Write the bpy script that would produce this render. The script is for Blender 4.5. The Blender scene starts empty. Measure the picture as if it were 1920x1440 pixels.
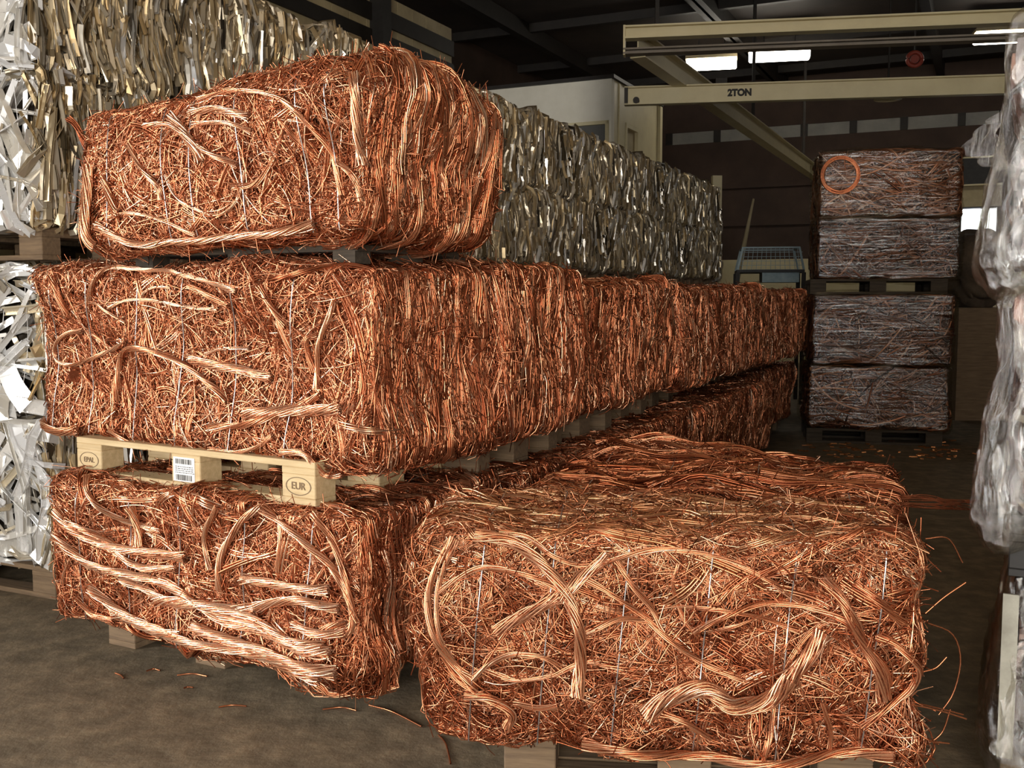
import bpy, math, random
import numpy as np
from mathutils import Vector, Matrix

# ------------------------------------------------------------------ camera, world, light
scene = bpy.context.scene
col = scene.collection
F_PX, PITCH, CAM_H = 1900.0, math.radians(4.81), 1.35
cd = bpy.data.cameras.new('camera'); cam = bpy.data.objects.new('camera', cd); col.objects.link(cam)
cd.sensor_width = 36.0; cd.lens = 36.0 * F_PX / 1920.0; cd.clip_start = 0.05; cd.clip_end = 200
cam.location = (0, 0, CAM_H); cam.rotation_euler = (math.pi / 2 - PITCH, 0, 0)
scene.camera = cam
scene.view_settings.view_transform = 'Standard'
scene.view_settings.look = 'None'
scene.view_settings.gamma = 1.0
scene.view_settings.use_curve_mapping = False
scene.view_settings.exposure = 0.30

world = bpy.data.worlds.new('world'); scene.world = world; world.use_nodes = True
bg = world.node_tree.nodes['Background']; bg.inputs[0].default_value = (0.85, 0.92, 1.0, 1); bg.inputs[1].default_value = 2.5

TH = math.radians(25.145)
ES = np.array([math.sin(TH), math.cos(TH), 0.0])       # away along the rows
ET = np.array([math.cos(TH), -math.sin(TH), 0.0])      # to the right across the rows
ORG = np.array([-0.4193, 2.917, 0.0])                  # front right corner of the copper rows
def st(s, t, z=0.0):
    p = ORG + ES * s + ET * t
    return (float(p[0]), float(p[1]), float(z))

def area_light(name, loc, target, sx, sy, power, color):
    ld = bpy.data.lights.new(name, 'AREA'); ld.shape = 'RECTANGLE'; ld.size = sx; ld.size_y = sy
    ld.energy = power; ld.color = color
    o = bpy.data.objects.new(name, ld); col.objects.link(o); o.location = loc
    d = Vector(target) - Vector(loc); o.rotation_euler = d.to_track_quat('-Z', 'Y').to_euler()
    return o
# daylight through the open loading door behind the camera, to the left
area_light('door_daylight', (-0.9, -4.8, 2.0), (-0.1, 4.0, 1.0), 2.6, 3.2, 270, (1.0, 0.965, 0.90))
area_light('warm_fill_right', (1.6, -5.2, 1.9), (1.7, 6.0, 1.3), 2.6, 3.4, 125, (1.0, 0.80, 0.55))  # added warm fill for the film shine and row sides, no known door
# daylight through the open side door in the left wall
area_light('side_door_daylight', st(-4.4, -6.6, 2.0), (-0.6, 3.6, 0.9), 2.8, 3.4, 640, (1.0, 0.97, 0.93))
# added warm fill hung under the closed roof, no opening above it
area_light('warm_roof_fill', (0.5, 4.0, 5.6), (0.5, 4.2, 0), 3.0, 7.0, 34, (1.0, 0.74, 0.46))

# ------------------------------------------------------------------ pixel helpers (1920 x 1440 frame)
def ray(x, y):
    dx, dz = (x - 960) / F_PX, -(y - 720) / F_PX
    c, s = math.cos(PITCH), math.sin(PITCH)
    return np.array([dx, c + dz * s, -s + dz * c])
def at_z(x, y, z):
    r = ray(x, y); return r * ((z - CAM_H) / r[2]) + np.array([0, 0, CAM_H])
def at_y(x, y, Y):
    r = ray(x, y); return r * (Y / r[1]) + np.array([0, 0, CAM_H])

# ------------------------------------------------------------------ object helpers
def tag(o, label=None, cat=None, group=None, kind=None):
    if label: o['label'] = label
    if cat: o['category'] = cat
    if group: o['group'] = group
    if kind: o['kind'] = kind
    return o
def empty(name, loc, rz=0.0, label=None, cat=None, group=None):
    o = bpy.data.objects.new(name, None); col.objects.link(o)
    o.location = loc; o.rotation_euler = (0, 0, rz); o.empty_display_size = 0.2
    return tag(o, label, cat, group)
def kids(o): return [c for c in bpy.data.objects if c.parent == o]
def copy_tree(o, parent=None):
    c = o.copy(); col.objects.link(c)
    if parent is not None: c.parent = parent
    for ch in kids(o): copy_tree(ch, c)
    return c

def mesh_arrays(name, V, Q, colr=None, smooth=True, mat=None, parent=None):
    """one mesh object out of vertex / quad arrays with a per-vertex own colour"""
    me = bpy.data.meshes.new(name)
    V = np.ascontiguousarray(V, np.float32); Q = np.ascontiguousarray(Q, np.int32)
    me.vertices.add(len(V)); me.vertices.foreach_set('co', V.ravel())
    nq = len(Q); me.loops.add(nq * 4); me.loops.foreach_set('vertex_index', Q.ravel())
    me.polygons.add(nq); me.polygons.foreach_set('loop_start', np.arange(nq, dtype=np.int32) * 4)
    me.polygons.foreach_set('use_smooth', np.full(nq, bool(smooth)))
    if colr is not None:
        a = me.attributes.new('col', 'FLOAT_COLOR', 'POINT')
        c4 = np.ones((len(V), 4), np.float32); c4[:, :3] = colr; a.data.foreach_set('color', c4.ravel())
    me.update(calc_edges=True)
    if mat: me.materials.append(mat)
    o = bpy.data.objects.new(name, me); col.objects.link(o)
    if parent is not None: o.parent = parent
    return o

class MB:
    """collects boxes, tubes, lathes into one mesh"""
    def __init__(s): s.v = []; s.f = []
    def add(s, vs, fs):
        n = len(s.v); s.v += [tuple(v) for v in vs]; s.f += [tuple(i + n for i in f) for f in fs]; return s
    def box(s, x0, x1, y0, y1, z0, z1, M=None):
        vs = [Vector((x, y, z)) for z in (z0, z1) for y in (y0, y1) for x in (x0, x1)]
        if M is not None: vs = [M @ v for v in vs]
        return s.add(vs, [(0, 2, 3, 1), (4, 5, 7, 6), (0, 1, 5, 4), (2, 6, 7, 3), (0, 4, 6, 2), (1, 3, 7, 5)])
    def bar(s, a, b, w, h):
        a, b = Vector(a), Vector(b); d = b - a; L = d.length
        q = d.to_track_quat('X', 'Z').to_matrix().to_4x4()
        return s.box(0, L, -w / 2, w / 2, -h / 2, h / 2, Matrix.Translation(a) @ q)
    def tube(s, pts, r, n=8, caps=True):
        pts = [Vector(p) for p in pts]; rings = []
        up = Vector((0, 0, 1))
        for i, p in enumerate(pts):
            t = (pts[min(i + 1, len(pts) - 1)] - pts[max(i - 1, 0)]).normalized()
            a = t.cross(up)
            if a.length < 0.1: a = t.cross(Vector((1, 0, 0)))
            a.normalize(); b = a.cross(t)
            rr = r[i] if isinstance(r, (list, tuple)) else r
            rings.append([p + (a * math.cos(k * 2 * math.pi / n) + b * math.sin(k * 2 * math.pi / n)) * rr for k in range(n)])
        vs = [v for rg in rings for v in rg]; fs = []
        for i in range(len(pts) - 1):
            for k in range(n):
                fs.append((i * n + k, i * n + (k + 1) % n, (i + 1) * n + (k + 1) % n, (i + 1) * n + k))
        if caps:
            fs.append(tuple(range(n - 1, -1, -1))); m = (len(pts) - 1) * n; fs.append(tuple(m + k for k in range(n)))
        return s.add(vs, fs)
    def build(s, name, mat, parent=None, smooth=False, bevel=0.0):
        me = bpy.data.meshes.new(name); me.from_pydata(s.v, [], s.f); me.update()
        if smooth:
            for p in me.polygons: p.use_smooth = True
        me.materials.append(mat)
        o = bpy.data.objects.new(name, me); col.objects.link(o)
        if parent is not None: o.parent = parent
        if bevel:
            m = o.modifiers.new('edge', 'BEVEL'); m.width = bevel; m.segments = 1
        return o

# ------------------------------------------------------------------ materials
def new_mat(name):
    m = bpy.data.materials.new(name); m.use_nodes = True
    nt = m.node_tree; return m, nt, nt.nodes['Principled BSDF']
def noise_mat(name, c1, c2, scale=8, rough=0.7, metal=0.0, bump=0.0, stretch=(1, 1, 1), detail=6, c3=None):
    m, nt, p = new_mat(name); N, Lk = nt.nodes, nt.links
    tc = N.new('ShaderNodeTexCoord'); mp = N.new('ShaderNodeMapping'); mp.inputs['Scale'].default_value = stretch
    nz = N.new('ShaderNodeTexNoise'); nz.inputs['Scale'].default_value = scale; nz.inputs['Detail'].default_value = detail
    nz.inputs['Roughness'].default_value = 0.65
    rp = N.new('ShaderNodeValToRGB'); e = rp.color_ramp.elements
    e[0].position = 0.32; e[0].color = (*c1, 1); e[1].position = 0.68; e[1].color = (*c2, 1)
    if c3: x = e.new(0.5); x.color = (*c3, 1)
    Lk.new(tc.outputs['Object'], mp.inputs[0]); Lk.new(mp.outputs[0], nz.inputs['Vector'])
    Lk.new(nz.outputs[0], rp.inputs[0]); Lk.new(rp.outputs[0], p.inputs['Base Color'])
    p.inputs['Roughness'].default_value = rough; p.inputs['Metallic'].default_value = metal
    if bump:
        b = N.new('ShaderNodeBump'); b.inputs['Strength'].default_value = bump; b.inputs['Distance'].default_value = 0.02
        Lk.new(nz.outputs[0], b.inputs['Height']); Lk.new(b.outputs[0], p.inputs['Normal'])
    return m
def attr_metal(name, metal, rough, spec=0.5, var=0.0):
    m, nt, p = new_mat(name); N, Lk = nt.nodes, nt.links
    a = N.new('ShaderNodeAttribute'); a.attribute_name = 'col'
    Lk.new(a.outputs['Color'], p.inputs['Base Color'])
    p.inputs['Metallic'].default_value = metal; p.inputs['Roughness'].default_value = rough
    if var:
        tc = N.new('ShaderNodeTexCoord'); nz = N.new('ShaderNodeTexNoise'); nz.inputs['Scale'].default_value = 14
        mr = N.new('ShaderNodeMapRange'); mr.inputs[3].default_value = rough - var; mr.inputs[4].default_value = rough + var
        Lk.new(tc.outputs['Object'], nz.inputs['Vector']); Lk.new(nz.outputs[0], mr.inputs[0]); Lk.new(mr.outputs[0], p.inputs['Roughness'])
    return m
M = {}
M['copper'] = attr_metal('bare_copper', 0.88, 0.27, var=0.09)
M['cable'] = attr_metal('bright_copper_cable', 0.80, 0.25, var=0.08)
M['copper_dull'] = attr_metal('dull_copper_scrap', 0.75, 0.38)
M['alu_daylit'] = attr_metal('daylit_aluminium', 0.45, 0.25, var=0.10)  # paler copy of the aluminium, strong daylight on the near fronts put into it
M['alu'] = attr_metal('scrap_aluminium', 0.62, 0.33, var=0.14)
M['steel_wire'] = noise_mat('steel_wire', (0.45, 0.44, 0.43), (0.62, 0.61, 0.60), 30, 0.3, 0.9)
M['wood'] = noise_mat('pallet_wood', (0.50, 0.36, 0.19), (0.66, 0.50, 0.29), 5, 0.75, 0, 0.15, (1, 12, 12), c3=(0.58, 0.43, 0.23))
M['wood_grey'] = noise_mat('weathered_wood', (0.24, 0.19, 0.13), (0.40, 0.33, 0.24), 5, 0.85, 0, 0.2, (1, 12, 12))
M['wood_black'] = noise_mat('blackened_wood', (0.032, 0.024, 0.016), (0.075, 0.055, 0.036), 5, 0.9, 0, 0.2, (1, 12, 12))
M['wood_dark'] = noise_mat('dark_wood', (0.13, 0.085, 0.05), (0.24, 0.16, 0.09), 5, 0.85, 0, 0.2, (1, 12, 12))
M['floor'] = noise_mat('dirty_concrete', (0.105, 0.080, 0.046), (0.26, 0.200, 0.122), 9.0, 0.8, 0, 0.6, detail=14, c3=(0.165, 0.125, 0.076))
M['cream'] = noise_mat('cream_paint', (0.58, 0.50, 0.30), (0.66, 0.58, 0.36), 3, 0.5, c3=(0.63, 0.55, 0.33))
M['cream_dirty'] = noise_mat('grubby_cream_panel', (0.34, 0.27, 0.15), (0.52, 0.43, 0.25), 2.2, 0.6)
M['white_wall'] = noise_mat('whitewashed_wall', (0.74, 0.70, 0.58), (0.84, 0.80, 0.68), 2.5, 0.8, 0, 0.1)
M['dark_steel'] = noise_mat('dark_steel', (0.013, 0.010, 0.008), (0.026, 0.020, 0.015), 5, 0.6, 0.2)
M['rust_roof'] = noise_mat('brown_roof_sheet', (0.020, 0.013, 0.009), (0.040, 0.026, 0.018), 1.6, 0.75, 0, 0.0)
M['dark_wall'] = noise_mat('dark_brown_sheet', (0.042, 0.024, 0.016), (0.072, 0.042, 0.029), 1.4, 0.8)
M['black'] = noise_mat('black_paint', (0.012, 0.011, 0.010), (0.025, 0.022, 0.020), 9, 0.6)
M['ink'] = noise_mat('black_ink', (0.015, 0.014, 0.013), (0.03, 0.028, 0.026), 40, 0.7)
M['paper'] = noise_mat('white_label_paper', (0.78, 0.78, 0.76), (0.86, 0.86, 0.84), 20, 0.7)
M['paper_board'] = noise_mat('pale_card', (0.26, 0.245, 0.20), (0.44, 0.42, 0.35), 9, 0.8)
M['blue_grey'] = noise_mat('blue_grey_paint', (0.16, 0.22, 0.24), (0.26, 0.33, 0.34), 8, 0.5, 0.2)
M['grey_rail'] = noise_mat('grey_brown_rail', (0.16, 0.13, 0.10), (0.22, 0.185, 0.14), 6, 0.6)
M['red'] = noise_mat('dull_red_paint', (0.32, 0.045, 0.025), (0.42, 0.07, 0.04), 20, 0.5)
M['glass_dark'] = noise_mat('dark_window_glass', (0.10, 0.10, 0.095), (0.15, 0.15, 0.14), 1.5, 0.12)
M['rooflight'] = noise_mat('fibreglass_sheet', (0.30, 0.29, 0.26), (0.44, 0.42, 0.37), 2, 0.5)
M['sack'] = noise_mat('brown_sacking', (0.05, 0.034, 0.022), (0.11, 0.075, 0.045), 6, 0.9, 0, 0.4)
def emit_mat(name, c, s):
    m, nt, p = new_mat(name); p.inputs['Emission Color'].default_value = (*c, 1); p.inputs['Emission Strength'].default_value = s
    p.inputs['Base Color'].default_value = (0.9, 0.9, 0.9, 1); return m
M['tube'] = emit_mat('lit_fluorescent_tube', (1.0, 0.93, 0.80), 14)

def film_mat(name, tintc, lo, hi, stretch, rough=0.12, bump=0.5, scale=6, dif=0.05, n0=0.38, n1=0.70):
    m = bpy.data.materials.new(name); m.use_nodes = True; nt = m.node_tree; N, Lk = nt.nodes, nt.links
    N.remove(N['Principled BSDF']); out = N['Material Output']
    tr = N.new('ShaderNodeBsdfTransparent'); tr.inputs[0].default_value = (0.90, 0.89, 0.84, 1)
    gl = N.new('ShaderNodeBsdfGlossy'); gl.inputs['Roughness'].default_value = rough; gl.inputs['Color'].default_value = (*tintc, 1)
    df = N.new('ShaderNodeBsdfDiffuse'); df.inputs[0].default_value = (0.62, 0.60, 0.52, 1)
    tc = N.new('ShaderNodeTexCoord'); mp = N.new('ShaderNodeMapping'); mp.inputs['Scale'].default_value = stretch
    nz = N.new('ShaderNodeTexNoise'); nz.inputs['Scale'].default_value = scale; nz.inputs['Detail'].default_value = 9; nz.inputs['Roughness'].default_value = 0.7
    nz.inputs['Distortion'].default_value = 0.6
    mr = N.new('ShaderNodeMapRange'); mr.inputs[1].default_value = n0; mr.inputs[2].default_value = n1; mr.inputs[3].default_value = lo; mr.inputs[4].default_value = hi
    b = N.new('ShaderNodeBump'); b.inputs['Strength'].default_value = bump; b.inputs['Distance'].default_value = 0.03
    m1 = N.new('ShaderNodeMixShader'); m1.inputs[0].default_value = dif
    m2 = N.new('ShaderNodeMixShader')
    Lk.new(tc.outputs['Object'], mp.inputs[0]); Lk.new(mp.outputs[0], nz.inputs['Vector'])
    Lk.new(nz.outputs[0], mr.inputs[0]); Lk.new(nz.outputs[0], b.inputs['Height'])
    Lk.new(b.outputs[0], gl.inputs['Normal'])
    Lk.new(gl.outputs[0], m1.inputs[1]); Lk.new(df.outputs[0], m1.inputs[2])
    Lk.new(mr.outputs[0], m2.inputs[0]); Lk.new(tr.outputs[0], m2.inputs[1]); Lk.new(m1.outputs[0], m2.inputs[2])
    Lk.new(m2.outputs[0], out.inputs[0]); return m
M['film'] = film_mat('stretch_film', (0.95, 0.94, 0.92), 0.03, 0.46, (.7, .7, 20), 0.09, 0.22, 3.5, .02, 0.47, 0.74)
M['film_heavy'] = film_mat('thick_crinkled_film', (0.97, 0.96, 0.94), 0.10, 0.58, (7, 7, 1.6), 0.10, 0.5, 6, .03)

# ------------------------------------------------------------------ the wire engine
COP = np.array([(0.055, 0.014, 0.007), (0.22, 0.052, 0.020), (0.41, 0.120, 0.049), (0.62, 0.232, 0.109), (0.77, 0.395, 0.222), (0.90, 0.62, 0.435)])
DUST = np.array([(0.09, 0.035, 0.017), (0.26, 0.11, 0.048), (0.44, 0.20, 0.09), (0.60, 0.31, 0.15), (0.72, 0.42, 0.22), (0.80, 0.54, 0.32)]) * .5 + COP * .5
ALU = np.array([(0.07, 0.057, 0.042), (0.22, 0.185, 0.135), (0.45, 0.375, 0.265), (0.62, 0.535, 0.40), (0.74, 0.71, 0.65), (0.90, 0.90, 0.90)])
BROWN = np.array([(0.03, 0.012, 0.007), (0.09, 0.034, 0.018), (0.18, 0.068, 0.034), (0.32, 0.125, 0.06), (0.48, 0.21, 0.11), (0.60, 0.31, 0.18)])
MIXED = np.array([(0.02, 0.016, 0.018), (0.09, 0.05, 0.045), (0.17, 0.085, 0.065), (0.16, 0.14, 0.15), (0.30, 0.27, 0.28), (0.60, 0.58, 0.60)])
def pal(P, t):
    t = np.clip(t, 0, 0.999) * (len(P) - 1); i = t.astype(int); f = (t - i)[..., None]
    return P[i] * (1 - f) + P[i + 1] * f

class Surf:
    """a pressed block: superquadric box with lumps"""
    def __init__(s, L, W, H, n=13, amp=0.016, seed=0, shape=None):
        s.a = np.array([L / 2, W / 2, H / 2]); s.n = n; s.shape = shape
        r = np.random.RandomState(seed)
        s.k = r.normal(0, 1, (9, 3)) * np.array([5, 5, 6]) + 0; s.k[5:] *= 2.6
        s.ph = r.uniform(0, 6.28, 9); s.am = np.where(np.arange(9) < 5, amp * 0.62, amp * 0.36)
    def bump(s, p):
        b = (np.sin(p @ s.k.T + s.ph) * s.am).sum(-1)
        if s.shape is not None: b = b + s.shape(p)
        return b
    def dn(s, p):
        q = np.abs(p) / s.a + 1e-9
        F = (q ** s.n).sum(-1) ** (1.0 / s.n)
        g = (q / F[..., None]) ** (s.n - 1) / s.a * np.sign(p)
        gl = np.linalg.norm(g, axis=-1)
        return (F - 1) / gl, g / gl[..., None]
    def proj(s, p, depth):
        for _ in range(2):
            d, N = s.dn(p)
            p = p - N * (d - (s.bump(p) - depth))[..., None]
        return p, s.dn(p)[1]

FACES = {'front': (1, -1), 'back': (1, 1), 'right': (0, 1), 'left': (0, -1), 'top': (2, 1), 'bottom': (2, -1)}
def seeds(sf, face, n, rng, margin=1.0):
    ax, sg = FACES[face]; p = rng.uniform(-margin, margin, (n, 3)) * sf.a; p[:, ax] = sg * sf.a[ax]; return p
def nrm(v): return v / (np.linalg.norm(v, axis=-1, keepdims=True) + 1e-12)
def face_dirs(face, n, rng, mode):
    ax, _ = FACES[face]; o = [i for i in range(3) if i != ax]
    d = np.zeros((n, 3))
    if mode == 'random': a = rng.uniform(0, 2 * np.pi, n); d[:, o[0]] = np.cos(a); d[:, o[1]] = np.sin(a)
    else:
        main, spread = mode
        a = rng.normal(0, spread, n); sg = rng.choice([-1, 1], n)
        other = [i for i in o if i != main][0]
        d[:, main] = np.cos(a) * sg; d[:, other] = np.sin(a)
    return d
def crawl(sf, p, t, K, step, kappa, knoise, depth, damp, lift, rng):
    n = len(p); P = np.zeros((n, K, 3)); NN = np.zeros((n, K, 3))
    ph = rng.uniform(0, 6.28, n); fr = rng.uniform(0.2, 0.8, n)
    p, N = sf.proj(p, depth); kk = kappa.copy()
    for k in range(K):
        P[:, k] = p; NN[:, k] = N
        kk = kk * 0.9 + kappa * 0.1 + rng.normal(0, 1, n) * knoise
        a = kk * step
        t = nrm(t - N * (t * N).sum(-1, keepdims=True))
        t = t * np.cos(a)[:, None] + np.cross(N, t) * np.sin(a)[:, None]
        e = abs((k + 1) / (K - 1) * 2 - 1) ** 3
        dd = depth + damp * np.sin(ph + fr * k) - lift * e
        p, N = sf.proj(p + t * np.reshape(step, (-1, 1)), dd)
    return P, NN
def sweep(P, NN, sec, taper=None):
    """P,NN (n,K,3); sec (n,M,2) closed section -> verts, quads"""
    n, K, _ = P.shape; Mm = sec.shape[1]
    T = np.gradient(P, axis=1) if K > 1 else P; T = nrm(T)
    B = nrm(np.cross(T, NN)); N2 = np.cross(B, T)
    u = sec[:, None, :, 0, None]; v = sec[:, None, :, 1, None]
    if taper is not None: u = u * taper[:, :, None, None]; v = v * taper[:, :, None, None]
    V = P[:, :, None, :] + B[:, :, None, :] * u + N2[:, :, None, :] * v
    base = (np.arange(n)[:, None, None] * K + np.arange(K - 1)[None, :, None]) * Mm
    j = np.arange(Mm)[None, None, :]; j2 = (j + 1) % Mm
    Q = np.stack([base + j, base + j2, base + Mm + j2, base + Mm + j], -1).reshape(-1, 4)
    return V.reshape(-1, 3), Q
def round_sec(r, m):
    a = np.arange(m) * 2 * np.pi / m
    return np.stack([np.cos(a)[None] * r[:, None], np.sin(a)[None] * r[:, None]], -1)
class Acc:
    def __init__(s): s.V = []; s.Q = []; s.C = []; s.n = 0
    def add(s, V, Q, C):
        s.V.append(V.astype(np.float32)); s.Q.append(Q + s.n); s.C.append(np.broadcast_to(C, V.shape).astype(np.float32)); s.n += len(V)
    def build(s, name, mat, parent=None, smooth=True):
        return mesh_arrays(name, np.concatenate(s.V), np.concatenate(s.Q), np.concatenate(s.C), smooth, mat, parent)
def add_tubes(acc, P, NN, r, m, c):
    V, Q = sweep(P, NN, round_sec(r, m)); acc.add(V, Q, np.repeat(c, P.shape[1] * m, axis=0))
def add_core(acc, sf, inset, c, g=18):
    u = np.linspace(-1, 1, g)
    for f in FACES:
        ax, sg = FACES[f]; o = [i for i in range(3) if i != ax]
        A, B = np.meshgrid(u, u, indexing='ij'); p = np.zeros((g, g, 3)); p[..., o[0]] = A; p[..., o[1]] = B; p[..., ax] = sg
        p = (p * sf.a).reshape(-1, 3); V, _ = sf.proj(p, np.full(len(p), inset))
        i = np.arange(g - 1)[:, None] * g + np.arange(g - 1)[None]
        Q = np.stack([i, i + g, i + g + 1, i + 1], -1).reshape(-1, 4)
        acc.add(V, Q, np.array(c))
def wires(acc, sf, face, n, rng, length=(0.12, 0.35), K=12, mode='random', kap=6.0, loops=0.15, loopk=26.0, r=(0.0011, 0.0021), m=4,
          depth=(0.0, 0.035), lift=0.012, P=COP, tone=(0.55, 0.2), knoise=1.5, cap=.03):
    L = rng.uniform(*length, n); step = L / (K - 1)
    k = rng.normal(0, kap, n); lp = rng.rand(n) < loops
    k = np.where(lp, rng.choice([-1, 1], n) * rng.uniform(0.5, 1.2, n) * loopk, k)
    d = depth[0] + (depth[1] - depth[0]) * rng.rand(n) ** 1.3
    Pp, NN = crawl(sf, seeds(sf, face, n, rng), face_dirs(face, n, rng, mode), K, step, k, knoise, d, 0.004, np.minimum(rng.exponential(lift, n), cap), rng)
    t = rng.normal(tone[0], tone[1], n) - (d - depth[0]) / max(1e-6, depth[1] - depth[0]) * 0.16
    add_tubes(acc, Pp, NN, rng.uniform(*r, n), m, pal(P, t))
def strand_cable(acc, C, NN, R, rng, strands=9, sr=None, twist=14.0, fan=0.6, tone=0.62, P=COP, flat=1.0, m=5):
    """one cable of twisted strands along centre line C (K,3)"""
    K = len(C); T = nrm(np.gradient(C, axis=0)); B = nrm(np.cross(T, NN)); N2 = np.cross(B, T)
    s = np.concatenate([[0], np.cumsum(np.linalg.norm(np.diff(C, axis=0), axis=1))]); u = s / s[-1] * 2 - 1
    j = np.arange(strands); ph = j * 2.399 + rng.uniform(0, 6); rad = R * np.sqrt((j + 0.5) / strands)
    spread = 1 + fan * np.clip(np.abs(u) - 0.72, 0, 1)[None] * rng.uniform(0, 5, strands)[:, None]
    a = ph[:, None] + twist * s[None]
    off = (np.cos(a) * flat)[..., None] * B[None] + np.sin(a)[..., None] * N2[None]
    Pp = C[None] + off * (rad[:, None] * spread)[..., None]
    sr = sr or R * 1.0 / math.sqrt(strands)
    add_tubes(acc, Pp, np.repeat(NN[None], strands, 0), np.full(strands, sr), m, pal(P, np.clip(rng.normal(tone, 0.08, strands), 0.1, 1)))
def bundles(acc, sf, face, n, rng, length=(0.3, 0.7), mode='random', kap=2.5, R=(0.006, 0.013), strands=(6, 11), depth=(-0.004, 0.02), step=0.022, tone=(0.62, 0.12), P=COP, m=4, flat=1.5, fan=0.6):
    pts = seeds(sf, face, n, rng, 0.95); dr = face_dirs(face, n, rng, mode); kp = rng.normal(0, kap, n)
    dp = rng.uniform(*depth, n)
    K = int(length[1] / step)
    Pp, NN = crawl(sf, pts, dr, K, np.full(n, step), kp, 0.35, dp, 0.006, np.zeros(n), rng)
    for i in range(n):
        k = max(6, int(rng.uniform(*length) / step)); k = min(k, K)
        strand_cable(acc, Pp[i, :k], NN[i, :k], rng.uniform(*R), rng, rng.randint(strands[0], strands[1] + 1), None, rng.uniform(2, 12), fan, rng.normal(*tone), P, rng.uniform(1, flat), m)
def catmull(pts, K):
    p = np.array(pts, float)
    if len(p) == 2: p = np.array([p[0], (p[0] + p[1]) / 2, p[1]])
    q = np.vstack([2 * p[0] - p[1], p, 2 * p[-1] - p[-2]]); out = []
    n = len(p) - 1
    for x in np.linspace(0, n - 1e-6, K):
        i = int(x); t = x - i; a, b, c, d = q[i:i + 4]
        out.append(0.5 * ((2 * b) + (c - a) * t + (2 * a - 5 * b + 4 * c - d) * t * t + (3 * b - a - 3 * c + d) * t ** 3))
    return np.array(out)

class Bale:
    """the frame of one bale standing at loc (base centre), turned by yaw; maps pixels to its front face"""
    def __init__(s, fr, yaw, L, W, H, z, seed, n=13, amp=0.016, shape=None):
        # fr: world xy of the front right bottom corner
        s.yaw = yaw; s.L, s.W, s.H = L, W, H
        s.ex = np.array([math.cos(yaw), -math.sin(yaw), 0]); s.ey = np.array([math.sin(yaw), math.cos(yaw), 0])
        s.fr = np.array([fr[0], fr[1], z], float)
        s.base = s.fr - s.ex * L / 2 + s.ey * W / 2
        s.sf = Surf(L, W, H, n, amp, seed, shape)
        s.rng = np.random.RandomState(seed + 100)
    def root(s, name, label, cat, group=None):
        s.o = empty(name, tuple(s.base), -s.yaw, label, cat, group); return s.o
    def to_local(s, p):
        d = np.asarray(p) - s.base - np.array([0, 0, s.H / 2]); return np.array([d @ s.ex, d @ s.ey, d[2]])
    def front_px(s, x, y):
        r = ray(x, y); o = np.array([0, 0, CAM_H]); k = ((s.fr - o) @ s.ey) / (r @ s.ey); return s.to_local(o + r * k)
    def lift(s, V): return V + np.array([0, 0, s.H / 2], np.float32)
    def finish(s, acc, name, mat):
        acc.V = [s.lift(v) for v in acc.V]; return acc.build(name, mat, s.o)
    def cable(s, pts, R, kind='strand', tone=0.68, strands=12, px=True, depth=None, flat=1.0, P=COP, fan=0.5, twist=16):
        loc = [s.front_px(*q) for q in pts] if px else [np.array(q, float) for q in pts]
        c = catmull(loc, max(14, 8 * len(loc)))
        d = -R * 1.15 - .004 if depth is None else depth
        w = np.sin(np.linspace(0, np.pi, len(c)))
        tone = min(.97, tone + .04); R = R * .86
        c, N = s.sf.proj(c, d * (0.7 + 0.3 * w))
        acc = Acc()
        if kind == 'strand': strand_cable(acc, c, N, R, s.rng, strands, None, twist, fan, tone, P, flat, 5)
        else: add_tubes(acc, c[None], N[None], np.array([R]), 9, pal(P, np.array([tone])))
        return s.finish(acc, 'copper_cable', M['cable'])
    def tie(s, x, kink=0.0, r=0.0021, over=True):
        # baling wire up the front, over the top
        a = s.sf.a; z = np.linspace(-a[2] * 0.97, a[2] * 0.97, 26)
        pts = [(x + kink * (k / 25), -a[1], zz) for k, zz in enumerate(z)]
        if over: pts += [(x + kink, yy, a[2]) for yy in np.linspace(-a[1] * 0.9, a[1] * 0.9, 16)]
        c, N = s.sf.proj(np.array(pts), np.full(len(pts), -0.013))
        for _ in range(6): c[1:-1] = (c[:-2] + c[1:-1] * 2 + c[2:]) / 4
        acc = Acc(); V, Q = sweep(c[None], N[None], round_sec(np.array([r]), 5)); acc.add(V, Q, np.array([0.6, 0.6, 0.6]))
        return s.finish(acc, 'tie_wire', M['steel_wire'])

# ------------------------------------------------------------------ the hall
def at_s(x, y, S):
    r = ray(x, y); o = np.array([0, 0, CAM_H]); return o + r * ((S - (o - ORG) @ ES) / (r @ ES))
def tt(p): return float((np.asarray(p) - ORG) @ ET)
def ss(p): return float((np.asarray(p) - ORG) @ ES)
ROW_ROT = Matrix.Translation(Vector((ORG[0], ORG[1], 0))) @ Matrix.Rotation(-TH, 4, 'Z')     # (t, s, z) -> world
def hall_box(mb, t0, t1, s0, s1, z0, z1): return mb.box(t0, t1, s0, s1, z0, z1, ROW_ROT)
def structure(name, mb, mat): o = mb.build(name, mat); o['kind'] = 'structure'; return o

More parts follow.
